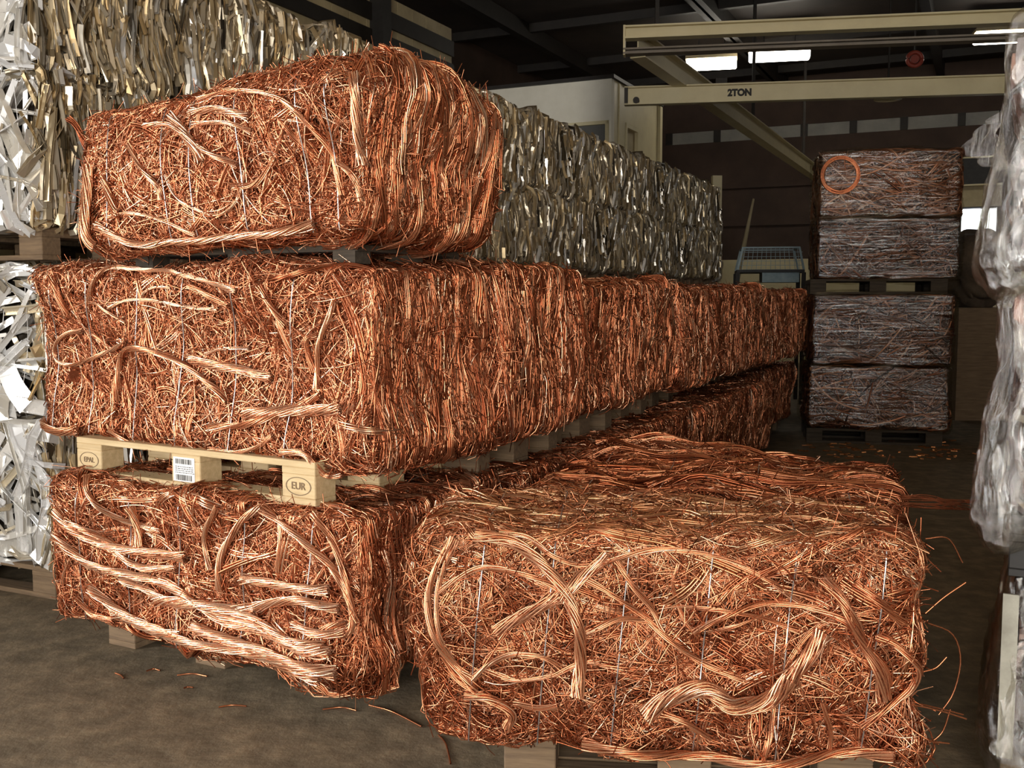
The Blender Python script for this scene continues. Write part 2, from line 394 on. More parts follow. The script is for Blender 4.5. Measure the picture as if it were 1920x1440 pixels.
S0, S1, T0, T1, ZR = -7.6, 19.5, -7.0, 9.0, 5.95
structure('floor', hall_box(MB(), T0 - .2, T1 + .2, S0 - 3, S1 + .2, -0.2, 0.0), M['floor'])
structure('ceiling', hall_box(MB(), T0, T1, S0, S1, ZR, ZR + .15), M['rust_roof'])
structure('wall_right', hall_box(MB(), T1, T1 + .2, S0, S1, 0, ZR), M['dark_wall'])
structure('wall_left', hall_box(hall_box(hall_box(MB(), T0 - .2, T0, S0, -6.4, 0, ZR), T0 - .2, T0, -2.4, S1, 0, ZR), T0 - .2, T0, -6.4, -2.4, 4.2, ZR), M['dark_wall'])
w = MB()
for a, b, z0, z1 in ((T0, 0.6, 0, ZR), (0.6, 4.0, 4.2, ZR), (4.0, 4.5, 0, ZR), (4.5, 7.6, 4.2, ZR), (7.6, T1, 0, ZR)):
    hall_box(w, a, b, S0 - .2, S0, z0, z1)
structure('wall_front', w, M['dark_wall'])
# back wall: block dado, dark sheet above, a translucent strip near the eaves, one bright opening
wa, wb = at_s(1803, 391, S1), at_s(1866, 470, S1)
wt0, wt1, wz1, wz0 = tt(wa), tt(wb), float(wa[2]), float(wb[2])
cz0, cz1 = float(at_s(1700, 243, S1)[2]), float(at_s(1700, 219, S1)[2])
dz = float(at_s(1450, 486, S1)[2])
structure('wall_back', hall_box(hall_box(MB(), T0, wt0, S1, S1 + .2, 0, dz), wt1, T1, S1, S1 + .2, 0, dz), M['cream'])
w = MB(); hall_box(w, T0, wt0, S1, S1 + .2, dz, cz0); hall_box(w, wt1, T1, S1, S1 + .2, dz, cz0)
hall_box(w, wt0, wt1, S1, S1 + .2, wz1, cz0); hall_box(w, wt0, wt1, S1, S1 + .2, 0, wz0); hall_box(w, T0, T1, S1, S1 + .2, cz1, ZR)
for z in (2.9, 3.7): hall_box(w, T0, wt0, S1 - .08, S1, z, z + .12)
structure('wall_back_sheeting', w, M['dark_wall'])
w = MB(); hall_box(w, wt0 - .1, wt1 + .1, S1 - .06, S1, wz1, wz1 + .12); hall_box(w, wt0 - .08, wt0, S1 - .05, S1, wz0, wz1); hall_box(w, wt1, wt1 + .08, S1 - .05, S1, wz0, wz1)
structure('window_1', w, M['dark_steel'])
lt0, lt1 = tt(at_s(1800, 330, S1)), tt(at_s(1880, 330, S1))
zl0, zl1, zl2 = float(at_s(1830, 388, S1)[2]), float(at_s(1830, 350, S1)[2]), float(at_s(1830, 296, S1)[2])
structure('trim_1', hall_box(MB(), lt0, lt1, S1 - .10, S1 - .02, zl0, zl1), M['cream_dirty'])
structure('trim_2', hall_box(MB(), lt0, lt1, S1 - .22, S1 - .02, zl1 + .03, zl2 - .03), M['black'])
structure('trim_3', hall_box(hall_box(MB(), lt0, lt1, S1 - .24, S1 - .02, zl2 - .03, zl2), lt0, lt1, S1 - .24, S1 - .02, zl1, zl1 + .03), M['cream'])
# translucent corrugated sheets between dark posts
edges = [tt(at_s(x, 235, S1)) for x in (1255, 1345, 1425, 1508, 1600, 1695, 1803, 1880)]
for i in range(len(edges) - 1):
    a, b = edges[i] + .07, edges[i + 1] - .07
    mb = MB(); n = 34
    for k in range(n):                       # corrugations run level
        z = cz0 + (cz1 - cz0) * k / n; h = (cz1 - cz0) / n
        hall_box(mb, a, b, S1 + .02 + (.02 if k % 2 else 0), S1 + .08, z, z + h)
    structure('window_%d' % (i + 2), mb, M['rooflight'])
mb = MB(); hall_box(mb, T0, edges[0], S1, S1 + .2, cz0, cz1); hall_box(mb, edges[-1], T1, S1, S1 + .2, cz0, cz1)
structure('wall_back_upper', mb, M['dark_wall'])
mb = MB()
for e in edges: hall_box(mb, e - .07, e + .07, S1 - .03, S1 + .15, cz0, cz1)
structure('trim_4', mb, M['dark_steel'])
# rafters and purlins under the roof
for i, t in enumerate((-5.6, -2.4, 0.6, tt(at_y(1393, 112, 18.4)), 5.4, 8.0)):
    structure('trim_%d' % (5 + i), hall_box(MB(), t - .07, t + .07, S0, S1, ZR - .26, ZR), M['dark_steel'])
for i, s in enumerate((4.5, 7.5, 10.5, 13.5, 16.2, 18.4)):
    structure('trim_%d' % (11 + i), hall_box(MB(), T0, T1, s - .05, s + .05, ZR - .14, ZR - .0), M['dark_steel'])
# cream panelled partition on the left with dark rails and a post
PT, PS = -4.2, 8.27
mb = MB(); n = 34
for k in range(n):
    a = -2.0 + (PS + 2.0) * k / n; b = -2.0 + (PS + 2.0) * (k + 1) / n
    hall_box(mb, PT - .12, PT, a + .006, b - .006, 0, 4.50)
hall_box(mb, PT - .12, PT - .02, -2.0, PS, 0, 4.49)
structure('wall_partition', mb, M['cream_dirty'])
mb = MB(); hall_box(mb, PT, PT + .03, -2.0, PS, 4.18, 4.35); hall_box(mb, PT, PT + .03, -2.0, PS, 3.95, 4.09)
structure('trim_17', mb, M['dark_steel'])
ps = 0
for k in range(60):
    ps = k * .12
    if (960 + 1906 * (ORG[0] + ES[0] * ps + ET[0] * PT) / (ORG[1] + ES[1] * ps + ET[1] * PT)) > 705: break
structure('trim_18', hall_box(MB(), PT + .001, PT + .16, ps - .08, ps + .08, 0, ZR), M['black'])

# site office
OT, OS, OZ = -3.4, 11.6, float(at_s(1157, 146, 11.6)[2])
of = empty('site_office', st(OS, OT), -TH, 'tall office cabin with whitewashed front and cream panelled side behind the aluminium bales', 'office cabin')
wl, wr, wz, wzb = tt(at_s(1046, 228, OS)) - OT, tt(at_s(1142, 228, OS)) - OT, float(at_s(1100, 229, OS)[2]), float(at_s(1100, 300, OS)[2])
MB().box(-3.3, wl, 0, .12, 0, OZ).box(wr, 0, 0, .12, 0, OZ).box(wl, wr, 0, .12, wz, OZ).box(wl, wr, 0, .12, 0, wzb - .6).build('front_wall', M['white_wall'], of)
wf = MB().box(wl, wl + .05, -.03, .06, wzb - .6, wz).box(wr - .05, wr, -.03, .06, wzb - .6, wz).box(wl, wr, -.03, .06, wz - .05, wz).build('window_frame', M['cream'], of)
MB().box(wl + .05, wr - .05, .03, .05, wzb - .6, wz - .05).build('window_pane', M['glass_dark'], wf)
D = 2.35
MB().box(-.12, 0, .12, .62, 0, OZ).box(-.12, 0, 1.25, D, 0, OZ).box(-.12, 0, .62, 1.25, 3.98, OZ).box(-3.3, -.12, D - .1, D, 0, OZ).build('side_wall', M['cream'], of)
MB().box(-3.3, .05, -.05, D + .05, OZ, OZ + .05).build('roof_panel', M['dark_steel'], of)
dr = MB().box(-.10, -.04, .63, 1.24, 0, 3.97).build('side_door', M['cream_dirty'], of)
MB().box(-.04, .015, .63, .69, 0, 3.97).box(-.04, .015, 1.18, 1.24, 0, 3.97).box(-.04, .015, .69, 1.18, 3.91, 3.97).build('door_frame', M['cream'], dr)
MB().box(0, .05, D - .12, D, 0, OZ - .02).box(0, .02, .3, .33, 0, OZ - .02).build('corner_post', M['cream'], of)

# overhead beams
def ibeam(mb, a, b, h, w, tw=.012, tf=.016):
    a, b = Vector(a), Vector(b); d = b - a; L = d.length
    q = Matrix.Translation(a) @ d.to_track_quat('X', 'Z').to_matrix().to_4x4()
    mb.box(0, L, -w / 2, w / 2, h / 2 - tf, h / 2, q); mb.box(0, L, -w / 2, w / 2, -h / 2, -h / 2 + tf, q); mb.box(0, L, -tw / 2, tw / 2, -h / 2 + tf, h / 2 - tf, q)
    return q, L
def hanger(parent, p, z):
    MB().box(p[0] - .02, p[0] + .02, p[1] - .02, p[1] + .02, z, ZR).build('hanger_rod', M['dark_steel'], parent)
# runway going away to the back wall
ra = at_y(1196, 84, 9.9); rb = ra + ES * (S1 - ss(ra)); 
rw = empty('runway_beam', (0, 0, 0), 0, 'long cream overhead beam running away diagonally towards the back wall', 'crane beam')
mb = MB(); ibeam(mb, ra, rb, .24, .15); mb.build('beam_body', M['cream'], rw)
for k in (0.6, 5.2, 9.5): hanger(rw, ra + ES * k, ra[2] + .12)
YAW2 = math.radians(9.2); DX = np.array([math.cos(YAW2), -math.sin(YAW2), 0])
# upper girder lying across the runway
ga = at_y(1169, 75, 9.85); gz = float(ga[2])
gd = empty('crane_girder', tuple(ga), -YAW2, 'upper cream crane girder with a second grey rail below it, near the roof', 'crane girder')
mb = MB(); ibeam(mb, (0, 0, .06), (4.9, 0, .06), .12, .13); mb.build('top_beam', M['cream'], gd)
mb = MB(); ibeam(mb, (0, 0, -.115), (4.9, 0, -.115), .055, .13); mb.build('bottom_rail', M['grey_rail'], gd)
MB().box(0, .02, -.06, .06, -.15, .125).build('end_plate', M['cream'], gd)
MB().box(4.2, 4.75, -.16, .12, -.10, .36).build('hoist_motor', M['cream_dirty'], gd)
hanger(gd, (4.3, 0, 0), .30 )
for o in kids(gd):
    if o.name.startswith('hanger_rod'): o.location = (0, 0, 0); o.scale = (1, 1, (ZR - gz) / ZR); o.location.z = 0
hg = [o for o in kids(gd) if o.name.startswith('hanger_rod')][0]
bpy.data.objects.remove(hg)
MB().box(4.3, 4.34, -.02, .02, .12, ZR - gz).build('hanger_rod', M['dark_steel'], gd)
# the 2TON beam slung under the runway
ha = at_y(1171, 181, 11.35)
hb = empty('hoist_beam', tuple(ha), -YAW2, 'long cream lifting beam stencilled 2TON below the roof', 'lifting beam')
mb = MB(); ibeam(mb, (0, 0, 0), (4.9, 0, 0), .196, .11); mb.build('beam_body', M['cream'], hb)
MB().box(.0, .04, -.055, -.045, -.09, .09).tube([(.13, -.075, -.055), (.13, -.01, -.055)], .035, 12).build('end_stop', M['dark_steel'], hb)
MB().box(.98, 1.10, -.05, .05, .098, .155).box(4.5, 4.54, -.02, .02, .098, ZR - float(ha[2])).build('beam_clamp', M['dark_steel'], hb)
def text_mesh(name, s, size, mat, parent, M4, extrude=.0015, bold=0.0):
    cu = bpy.data.curves.new(name, 'FONT'); cu.body = s; cu.size = size; cu.extrude = extrude; cu.align_x = 'CENTER'; cu.align_y = 'CENTER'; cu.offset = bold
    t = bpy.data.objects.new(name, cu); col.objects.link(t)
    me = bpy.data.meshes.new_from_object(t.evaluated_get(bpy.context.evaluated_depsgraph_get()))
    bpy.data.objects.remove(t); me.transform(M4); me.materials.clear(); me.materials.append(mat)
    o = bpy.data.objects.new(name, me); col.objects.link(o); o.parent = parent; return o
FACE_FRONT = Matrix.Rotation(math.pi / 2, 4, 'X')
lx = 1.235
text_mesh('lettering', '2TON', .098, M['ink'], hb, Matrix.Translation((lx, -.0085, 0)) @ FACE_FRONT @ Matrix.Diagonal((.95, 1.0, 1, 1)), bold=.006)
# strip lights
def strip_light(px0, px1, py, Y, label):
    a = at_y(px0, py, Y); L = 1906 and abs(px1 - px0) / 1906 * Y
    o = empty('strip_light', tuple(a), -TH * .5, label, 'ceiling light', 'lit strip lights under the roof')
    MB().box(0, L, -.17, .17, .08, .13).build('light_casing', M['cream_dirty'], o)
    MB().box(.01, L - .01, -.15, .15, -.07, .08).build('light_diffuser', M['tube'], o, bevel=.02)
    MB().box(L * .25 - .01, L * .25 + .01, -.01, .01, .13, ZR - a[2]).box(L * .75 - .01, L * .75 + .01, -.01, .01, .13, ZR - a[2]).build('light_hanger', M['dark_steel'], o)
strip_light(1286, 1378, 123, 18.0, 'left and smaller strip light of the pair glowing above the 2TON beam')
strip_light(1403, 1513, 107, 17.4, 'right and larger strip light of the pair glowing above the 2TON beam')
strip_light(1826, 1935, 73, 16.6, 'strip light glowing alone at the far right under the roof')
# dome lamp, red reel
p = at_y(1665, 176, 12.6)
dl = empty('dome_lamp', tuple(p), 0, 'pale unlit dome lamp half hidden behind the 2TON beam', 'lamp')
prof = [(.02, .14), (.06, .13), (.10, .08), (.145, .02), (.165, -.04)]
vs, fs = [], []
for r, z in prof:
    for k in range(20): vs.append((r * math.cos(k * math.pi / 10), r * math.sin(k * math.pi / 10), z - .03))
for i in range(len(prof) - 1):
    for k in range(20): fs.append((i * 20 + k, i * 20 + (k + 1) % 20, (i + 1) * 20 + (k + 1) % 20, (i + 1) * 20 + k))
fs.append(tuple(range(80, 100)))
MB().add(vs, fs).build('lamp_shade', M['cream'], dl, True)
MB().tube([(0, 0, .1), (0, 0, ZR - p[2])], .012, 8).build('lamp_rod', M['dark_steel'], dl)
p = at_y(1715, 111, 15.2)
rr = empty('hose_reel', tuple(p), -.2, 'round dull red reel hanging high under the dark roof', 'reel')
a = [(math.cos(k * math.pi / 12), math.sin(k * math.pi / 12)) for k in range(25)]
MB().tube([(c * .10, 0, s * .10) for c, s in a], .03, 8).build('reel_rim', M['red'], rr, True)
MB().tube([(0, -.03, 0), (0, .03, 0)], .06, 16).build('reel_hub', M['red'], rr, False)
MB().box(-.01, .01, -.01, .01, .12, ZR - p[2]).build('reel_bracket', M['dark_steel'], rr)

# ------------------------------------------------------------------ pallets
def bar_pallet(label, group, loc, rz, mat, L=1.2, Wd=.8, runners=False):
    o = empty('wooden_pallet', loc, rz, label, 'pallet', group); x0, x1 = -L / 2, L / 2
    ys = [(-Wd / 2, -Wd / 2 + .10), (-.0725, .0725), (Wd / 2 - .10, Wd / 2)]
    xs = [(x0, x0 + .145), (-.0725, .0725), (x1 - .145, x1)]
    if runners:
        for a, b in xs: MB().box(a, b, -Wd / 2, Wd / 2, 0, .022).build('bottom_board', mat, o, bevel=.002)
    else:
        for a, b in ys: MB().box(x0, x1, a, b, 0, .022).build('bottom_board', mat, o, bevel=.002)
    bl = []
    for a, b in ys:
        for c, d in xs: bl.append(MB().box(c, d, a, b, .022, .10).build('block', mat, o, bevel=.003))
    for c, d in xs: MB().box(c, d, -Wd / 2, Wd / 2, .10, .122).build('stringer_board', mat, o, bevel=.002)
    for k in range(5):
        w = .145 if k % 2 == 0 else .10; c = -Wd / 2 + .0725 + (Wd - .145) * k / 4
        MB().box(x0, x1, c - w / 2, c + w / 2, .122, .144).build('deck_board', mat, o, bevel=.002)
    return o, bl, xs, ys
def pallet_at(label, group, fr, yaw, z, mat, L=1.2, Wd=.8, runners=False):
    ex = np.array([math.cos(yaw), -math.sin(yaw), 0]); ey = np.array([math.sin(yaw), math.cos(yaw), 0])
    c = np.array([fr[0], fr[1], 0]) - ex * L / 2 + ey * Wd / 2
    return bar_pallet(label, group, (c[0], c[1], z), -yaw, mat, L, Wd, runners)

# ------------------------------------------------------------------ copper bales in front
YAWH = TH + math.radians(4.2)
def copper_fill(b, rng, front=3600, right=1700, top=1300, left=300, curl=6.0, loops=.15, fb=70, rb=60, tb=30, topP=COP, fuzz=180, toptone=.5, sidetone=.5, thin=(.0009, .0017)):
    sf = b.sf; acc = Acc(); add_core(acc, sf, .045, COP[1] * 1.1)
    if front:
        wires(acc, sf, 'front', front, rng, (.08, .30), 11, 'random', curl, loops, 28, thin, 4, (.000, .042), .010, COP, (.56, .22))
        wires(acc, sf, 'front', int(front * .10), rng, (.2, .6), 16, 'random', curl * .5, .12, 12, (thin[1] * .8, thin[1] * 1.5), 5, (-.008, .012), .004, COP, (.64, .16), .6)
        bundles(acc, sf, 'front', fb, rng, (.25, .7), 'random', 3.0, (.005, .012), (6, 12), (-.002, .022), .024, (.62, .12))
    if right:
        wires(acc, sf, 'right', right, rng, (.14, .5), 12, (2, .15), .6, .03, 18, (thin[0] * 1.15, thin[1] * 1.15), 4, (-.004, .05), .010, COP, (sidetone, .22), .8)
        wires(acc, sf, 'right', int(right * .12), rng, (.25, .6), 14, (2, .16), .8, .0, 12, (thin[1] * .8, thin[1] * 1.5), 5, (-.010, .010), .004, COP, (sidetone + .08, .18), .4)
        bundles(acc, sf, 'right', rb, rng, (.25, .6), (2, .12), .7, (.005, .012), (6, 11), (-.010, .022), .026, (sidetone + .06, .13))
    if top:
        wires(acc, sf, 'top', top, rng, (.18, .62), 13, (0, .28), 1.6, .08, 16, thin, 4, (-.004, .04), .012, topP, (toptone, .22), 1.2)
        bundles(acc, sf, 'top', tb, rng, (.3, .8), (0, .25), 1.2, (.006, .013), (6, 11), (-.004, .02), .028, (toptone + .08, .12), topP)
    if left:
        wires(acc, sf, 'left', left, rng, (.2, .5), 10, (2, .3), 1.2, .05, 16, (.0016, .003), 3, (-.004, .04), .012, COP, (.5, .2))
        wires(acc, sf, 'back', left, rng, (.2, .5), 10, 'random', 3, .05, 16, (.0016, .003), 3, (-.004, .04), .012, COP, (.5, .2))
    if fuzz:
        for f, m in (('front', 'random'), ('right', 'random'), ('top', 'random')):
            wires(acc, sf, f, fuzz, rng, (.06, .18), 8, m, 7, .3, 24, thin, 4, (-.008, .0), .028, COP, (.6, .15), cap=.05)
    return acc

# bottom front bale
def rim(drop, right=True):
    def f(p):
        k = np.clip((-p[..., 2] - .12) / .10, 0, 1)
        e = np.clip((-p[..., 1] - .22) / .10, 0, 1)
        e = e * np.clip((p[..., 0] + .5) / 1.1, 0, 1)
        if right: e = np.maximum(e, np.clip((p[..., 0] - .52) / .12, 0, 1))
        return drop * k * e * (1 + .25 * np.sin(p[..., 0] * 13 + p[..., 1] * 9))
    return f
b1 = Bale(st(.11, -.105), YAWH, 1.455, .86, .535, .150, 11, 24, .011, rim(.045, False))
b1.root('copper_bale', 'lowest copper bale of the near stack, thick bright cables bowing across its front', 'copper bale', 'copper bales of the near stack')
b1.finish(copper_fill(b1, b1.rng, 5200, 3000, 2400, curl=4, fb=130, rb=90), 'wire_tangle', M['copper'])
for pts, R, n, tn in (
    ([(167, 900), (192, 938), (233, 975), (292, 1000)], .010, 12, .75), ([(117, 954), (142, 983), (208, 1021), (292, 1038), (350, 1046)], .015, 20, .78),
    ([(113, 1000), (167, 1050), (250, 1075), (333, 1104), (417, 1150), (542, 1192), (625, 1208)], .014, 18, .80),
    ([(179, 1100), (229, 1146), (292, 1175), (354, 1188)], .016, 20, .82), ([(233, 1083), (317, 1125), (375, 1133), (479, 1142)], .013, 14, .80),
    ([(292, 1125), (375, 1129), (458, 1150), (562, 1200), (638, 1217)], .016, 20, .82), ([(375, 1170), (458, 1200), (542, 1224), (650, 1250)], .017, 22, .82),
    ([(217, 1150), (292, 1172), (375, 1196), (521, 1226), (625, 1256)], .015, 20, .78), ([(417, 950), (392, 992), (388, 1025), (400, 1067)], .009, 10, .72),
    ([(488, 950), (450, 983), (421, 1038), (417, 1104)], .011, 12, .70), ([(488, 954), (542, 992), (583, 1025), (642, 1083), (667, 1167)], .011, 12, .74),
    ([(521, 967), (527, 1008), (523, 1071)], .008, 9, .68), ([(458, 1083), (542, 1096), (625, 1104)], .014, 16, .78),
    ([(479, 1138), (563, 1121), (642, 1138)], .014, 18, .80), ([(583, 958), (625, 1021), (654, 1096), (663, 1167), (654, 1188)], .010, 10, .66),
    ([(246, 950), (258, 1017), (256, 1030)], .014, 16, .76), ([(133, 975), (190, 1000), (240, 1045)], .012, 14, .74), ([(300, 1085), (350, 1110), (430, 1165), (500, 1175)], .013, 16, .80),
    ([(150, 1120), (175, 1150), (215, 1165)], .011, 12, .7), ([(560, 1165), (600, 1180), (655, 1185)], .013, 16, .78), ([(205, 1012), (260, 1060), (330, 1068)], .012, 14, .76)):
    b1.cable(pts, R, strands=n, tone=tn, flat=1.25)
for x in (157, 241, 335, 455, 580): b1.tie(b1.front_px(x, 1050)[0], .015)

# middle front bale
b2 = Bale(st(.21, -.115), YAWH + math.radians(1.2), 1.665, .70, .625, .830, 21, 28, .011, rim(.018))
b2.root('copper_bale', 'middle copper bale of the near stack, sitting on the stamped pallet', 'copper bale', 'copper bales of the near stack')
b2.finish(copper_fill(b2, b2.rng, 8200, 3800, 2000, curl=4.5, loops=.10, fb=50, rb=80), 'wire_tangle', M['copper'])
for pts, R, n, tn, fl in (
    ([(173, 569), (186, 536), (207, 513), (240, 507), (290, 507), (352, 517), (440, 540), (458, 545)], .0085, 12, .80, 1),
    ([(152, 620), (127, 624), (107, 636), (96, 657), (100, 676), (117, 685), (140, 682), (173, 670), (207, 655), (238, 642)], .0088, 12, .78, 1),
    ([(213, 578), (238, 565), (269, 562), (311, 567), (352, 575), (405, 582)], .0065, 9, .82, 1), ([(267, 559), (275, 547), (294, 539), (323, 540)], .0055, 9, .78, 1),
    ([(213, 751), (217, 688), (228, 663), (248, 654), (280, 655), (311, 665), (342, 682), (373, 705), (405, 730), (425, 755)], .0115, 14, .66, 1),
    ([(228, 699), (238, 726), (250, 761)], .008, 9, .60, 1), ([(352, 672), (394, 684), (440, 692), (504, 711)], .013, 20, .74, 1.5),
    ([(378, 665), (411, 655), (440, 653), (460, 654)], .006, 7, .85, 1), ([(629, 565), (608, 617), (596, 667), (592, 728)], .009, 8, .72, 1),
    ([(598, 630), (581, 636), (579, 663), (585, 699)], .008, 9, .58, 1.4), ([(462, 776), (546, 770), (646, 767)], .014, 22, .78, 1.6),
    ([(207, 806), (245, 822), (282, 837), (320, 844)], .010, 12, .72, 1), ([(401, 834), (448, 841), (495, 834), (523, 816)], .008, 10, .70, 1),
    ([(539, 841), (589, 847), (620, 872), (642, 894)], .010, 12, .74, 1.3), ([(110, 520), (122, 545), (130, 590)], .012, 16, .62, 1.4),
    ([(400, 800), (470, 795), (540, 770), (600, 742)], .010, 14, .68, 1.4), ([(175, 567), (194, 570), (211, 584), (240, 605)], .006, 7, .7, 1),
    ([(355, 536), (385, 550), (430, 575)], .009, 12, .58, 1.4), ([(75, 790), (105, 803), (150, 806)], .014, 18, .66, 1.4), ([(500, 535), (520, 575), (545, 610)], .010, 12, .56, 1.2)):
    b2.cable(pts, R, strands=n, tone=tn, flat=fl)
for x in (97, 162, 252, 333, 431, 540): b2.tie(b2.front_px(x, 680)[0], .045)

# top front bale, loose and high at its right end
def top_shape(p):
    k = np.clip(p[..., 2] / .2, 0, 1)
    u = np.clip(p[..., 0] / .6, -1, 1)
    return k * (.03 * u + .03 * np.clip(u, 0, 1) + .05 * np.exp(-((p[..., 0] - .5) / .28) ** 2 - ((p[..., 1] - .0) / .35) ** 2) - .012 - .075 * np.clip((p[..., 1] - .05) / .4, 0, 1) ** 1.5 * np.clip(u + .3, 0, 1)) + .02 * np.exp(-((p[..., 2] - .02) / .18) ** 2) * np.clip(p[..., 1] + .2, 0, 1) * (p[..., 0] > .3)
b3 = Bale(st(.09, -.06), YAWH - math.radians(1.5), 1.30, .90, .52, 1.518, 31, 9, .014, top_shape)
b3.root('copper_bale', 'topmost copper wire bale, bulging and shaggy, on the dark low skid', 'copper bale', 'copper bales of the near stack')
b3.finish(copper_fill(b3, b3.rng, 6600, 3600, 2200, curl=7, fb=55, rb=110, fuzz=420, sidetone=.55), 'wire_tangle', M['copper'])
for pts, R, n, tn, fl in (
    ([(365, 182), (437, 179), (510, 182), (558, 200), (598, 248), (620, 292), (631, 365)], .0085, 8, .70, 1), ([(270, 237), (317, 233), (350, 255), (401, 288), (452, 310)], .010, 10, .72, 1),
    ([(317, 328), (335, 372), (383, 397), (419, 401), (448, 372), (462, 320)], .005, 5, .78, 1), ([(204, 408), (237, 401), (292, 408), (365, 441)], .007, 7, .74, 1),
    ([(357, 211), (419, 208), (481, 222)], .010, 14, .76, 1.4), ([(365, 233), (437, 233), (481, 248)], .008, 10, .74, 1), ([(379, 204), (372, 237), (376, 262)], .006, 6, .7, 1),
    ([(241, 270), (270, 314), (303, 350), (306, 375)], .009, 9, .76, 1), ([(321, 219), (350, 248), (379, 284), (386, 306)], .013, 16, .80, 1.3),
    ([(182, 423), (219, 441), (292, 467), (365, 456), (474, 445), (583, 423)], .012, 14, .78, 1.3), ([(160, 310), (164, 365), (167, 438), (172, 478)], .016, 20, .72, 1.4),
    ([(663, 135), (666, 190), (669, 255), (678, 306)], .012, 14, .80, 1.4), ([(627, 303), (655, 327), (676, 374)], .009, 10, .72, 1.2),
    ([(520, 290), (545, 240), (560, 228), (598, 236)], .005, 5, .76, 1), ([(440, 350), (480, 345), (520, 300)], .009, 12, .66, 1.3), ([(190, 330), (215, 390), (225, 400)], .012, 14, .64, 1.4)):
    b3.cable(pts, R, strands=n, tone=tn, flat=fl)
for x in (200, 314, 366, 460, 578, 628): b3.tie(b3.front_px(x, 330)[0], -.01)
acc = Acc()   # long cables hanging over the right side
bundles(acc, b3.sf, 'right', 46, b3.rng, (.35, .62), (2, .14), .8, (.007, .011), (7, 9), (-.018, -.002), .026, (.66, .12))
b3.finish(acc, 'hanging_cables', M['copper'])

# foreground bale
f1 = Bale((1.045, 2.555), math.radians(7.1), 1.30, .45, .60, .132, 41, 24, .012, rim(.035))
f1.root('copper_bale', 'foreground copper wire bale with large looping cables on its front and a dusty top', 'copper bale')
f1.finish(copper_fill(f1, f1.rng, 6600, 900, 4600, left=700, curl=11, loops=.34, fb=60, tb=100, topP=DUST, toptone=.58, fuzz=260), 'wire_tangle', M['copper'])
for pts, R, n, tn, fl in (
    ([(853, 1005), (823, 1061), (812, 1113), (819, 1173), (845, 1225), (896, 1289)], .010, 10, .66, 1), ([(862, 1010), (836, 1061), (826, 1120), (832, 1180), (856, 1235), (890, 1262)], .008, 9, .70, 1),
    ([(827, 1104), (862, 1078), (905, 1061), (957, 1065), (1026, 1087), (1069, 1117)], .009, 8, .66, 1),
    ([(892, 1001), (957, 1014), (1017, 1052), (1060, 1104), (1086, 1164), (1090, 1229), (1082, 1294)], .014, 16, .64, 1.3),
    ([(935, 997), (991, 1009), (1043, 1044), (1094, 1061), (1138, 1053), (1202, 1035), (1267, 1031), (1353, 1048), (1439, 1087), (1499, 1130)], .0085, 8, .68, 1),
    ([(1094, 1083), (1146, 1113), (1202, 1152), (1267, 1208), (1323, 1246), (1396, 1276)], .009, 8, .66, 1), ([(1155, 1052), (1185, 1096), (1224, 1147), (1241, 1186)], .009, 9, .70, 1),
    ([(1051, 1117), (1094, 1078), (1142, 1044)], .013, 18, .72, 1.5), ([(931, 1177), (982, 1147), (1051, 1113)], .013, 18, .72, 1.5),
    ([(888, 1264), (931, 1229), (974, 1216), (1026, 1225), (1060, 1251)], .008, 7, .68, 1), ([(914, 1246), (965, 1264), (1030, 1259), (1086, 1238), (1125, 1233)], .007, 7, .68, 1),
    ([(1271, 1057), (1262, 1100), (1280, 1156), (1310, 1195)], .006, 5, .58, 1), ([(1301, 1186), (1353, 1156), (1417, 1134), (1486, 1134), (1572, 1156), (1607, 1190), (1658, 1250), (1667, 1311)], .009, 8, .66, 1),
    ([(1327, 1186), (1387, 1169), (1447, 1147)], .006, 5, .68, 1), ([(1542, 1078), (1581, 1130), (1615, 1199), (1645, 1255), (1658, 1315)], .013, 12, .62, 1.2),
    ([(1641, 1186), (1680, 1207), (1716, 1250), (1712, 1289), (1667, 1324), (1615, 1362)], .010, 10, .62, 1),
    ([(1206, 1332), (1267, 1294), (1323, 1285), (1374, 1315), (1439, 1311), (1482, 1268)], .018, 26, .74, 1.5),
    ([(1094, 1384), (1181, 1393), (1310, 1410), (1499, 1418), (1572, 1414), (1671, 1410)], .013, 14, .64, 1.2), ([(1452, 1324), (1439, 1380), (1422, 1431)], .007, 6, .64, 1),
    ([(1542, 1315), (1559, 1380), (1551, 1428)], .007, 6, .64, 1), ([(875, 1294), (922, 1302), (961, 1332), (952, 1358)], .012, 14, .62, 1.2), ([(965, 1311), (1010, 1318), (1047, 1313)], .009, 9, .62, 1),
    ([(1235, 1140), (1310, 1138), (1400, 1150), (1500, 1185)], .007, 6, .62, 1), ([(836, 1220), (858, 1259), (896, 1289)], .009, 9, .58, 1), ([(1100, 1178), (1160, 1158), (1215, 1165)], .009, 9, .64, 1),
    ([(1600, 1090), (1640, 1120), (1690, 1165)], .010, 12, .60, 1.3), ([(1480, 1268), (1520, 1220), (1545, 1185)], .016, 22, .70, 1.5), ([(1240, 1330), (1290, 1350), (1330, 1385)], .010, 10, .62, 1)):
    f1.cable(pts, R, strands=n, tone=tn, flat=fl)
for xa, xb in ((892, 878), (1022, 1005), (1160, 1142), (1316, 1290), (1470, 1452), (1636, 1612)): f1.tie(f1.front_px(xa, 1170)[0] - .02, .05, .0021)
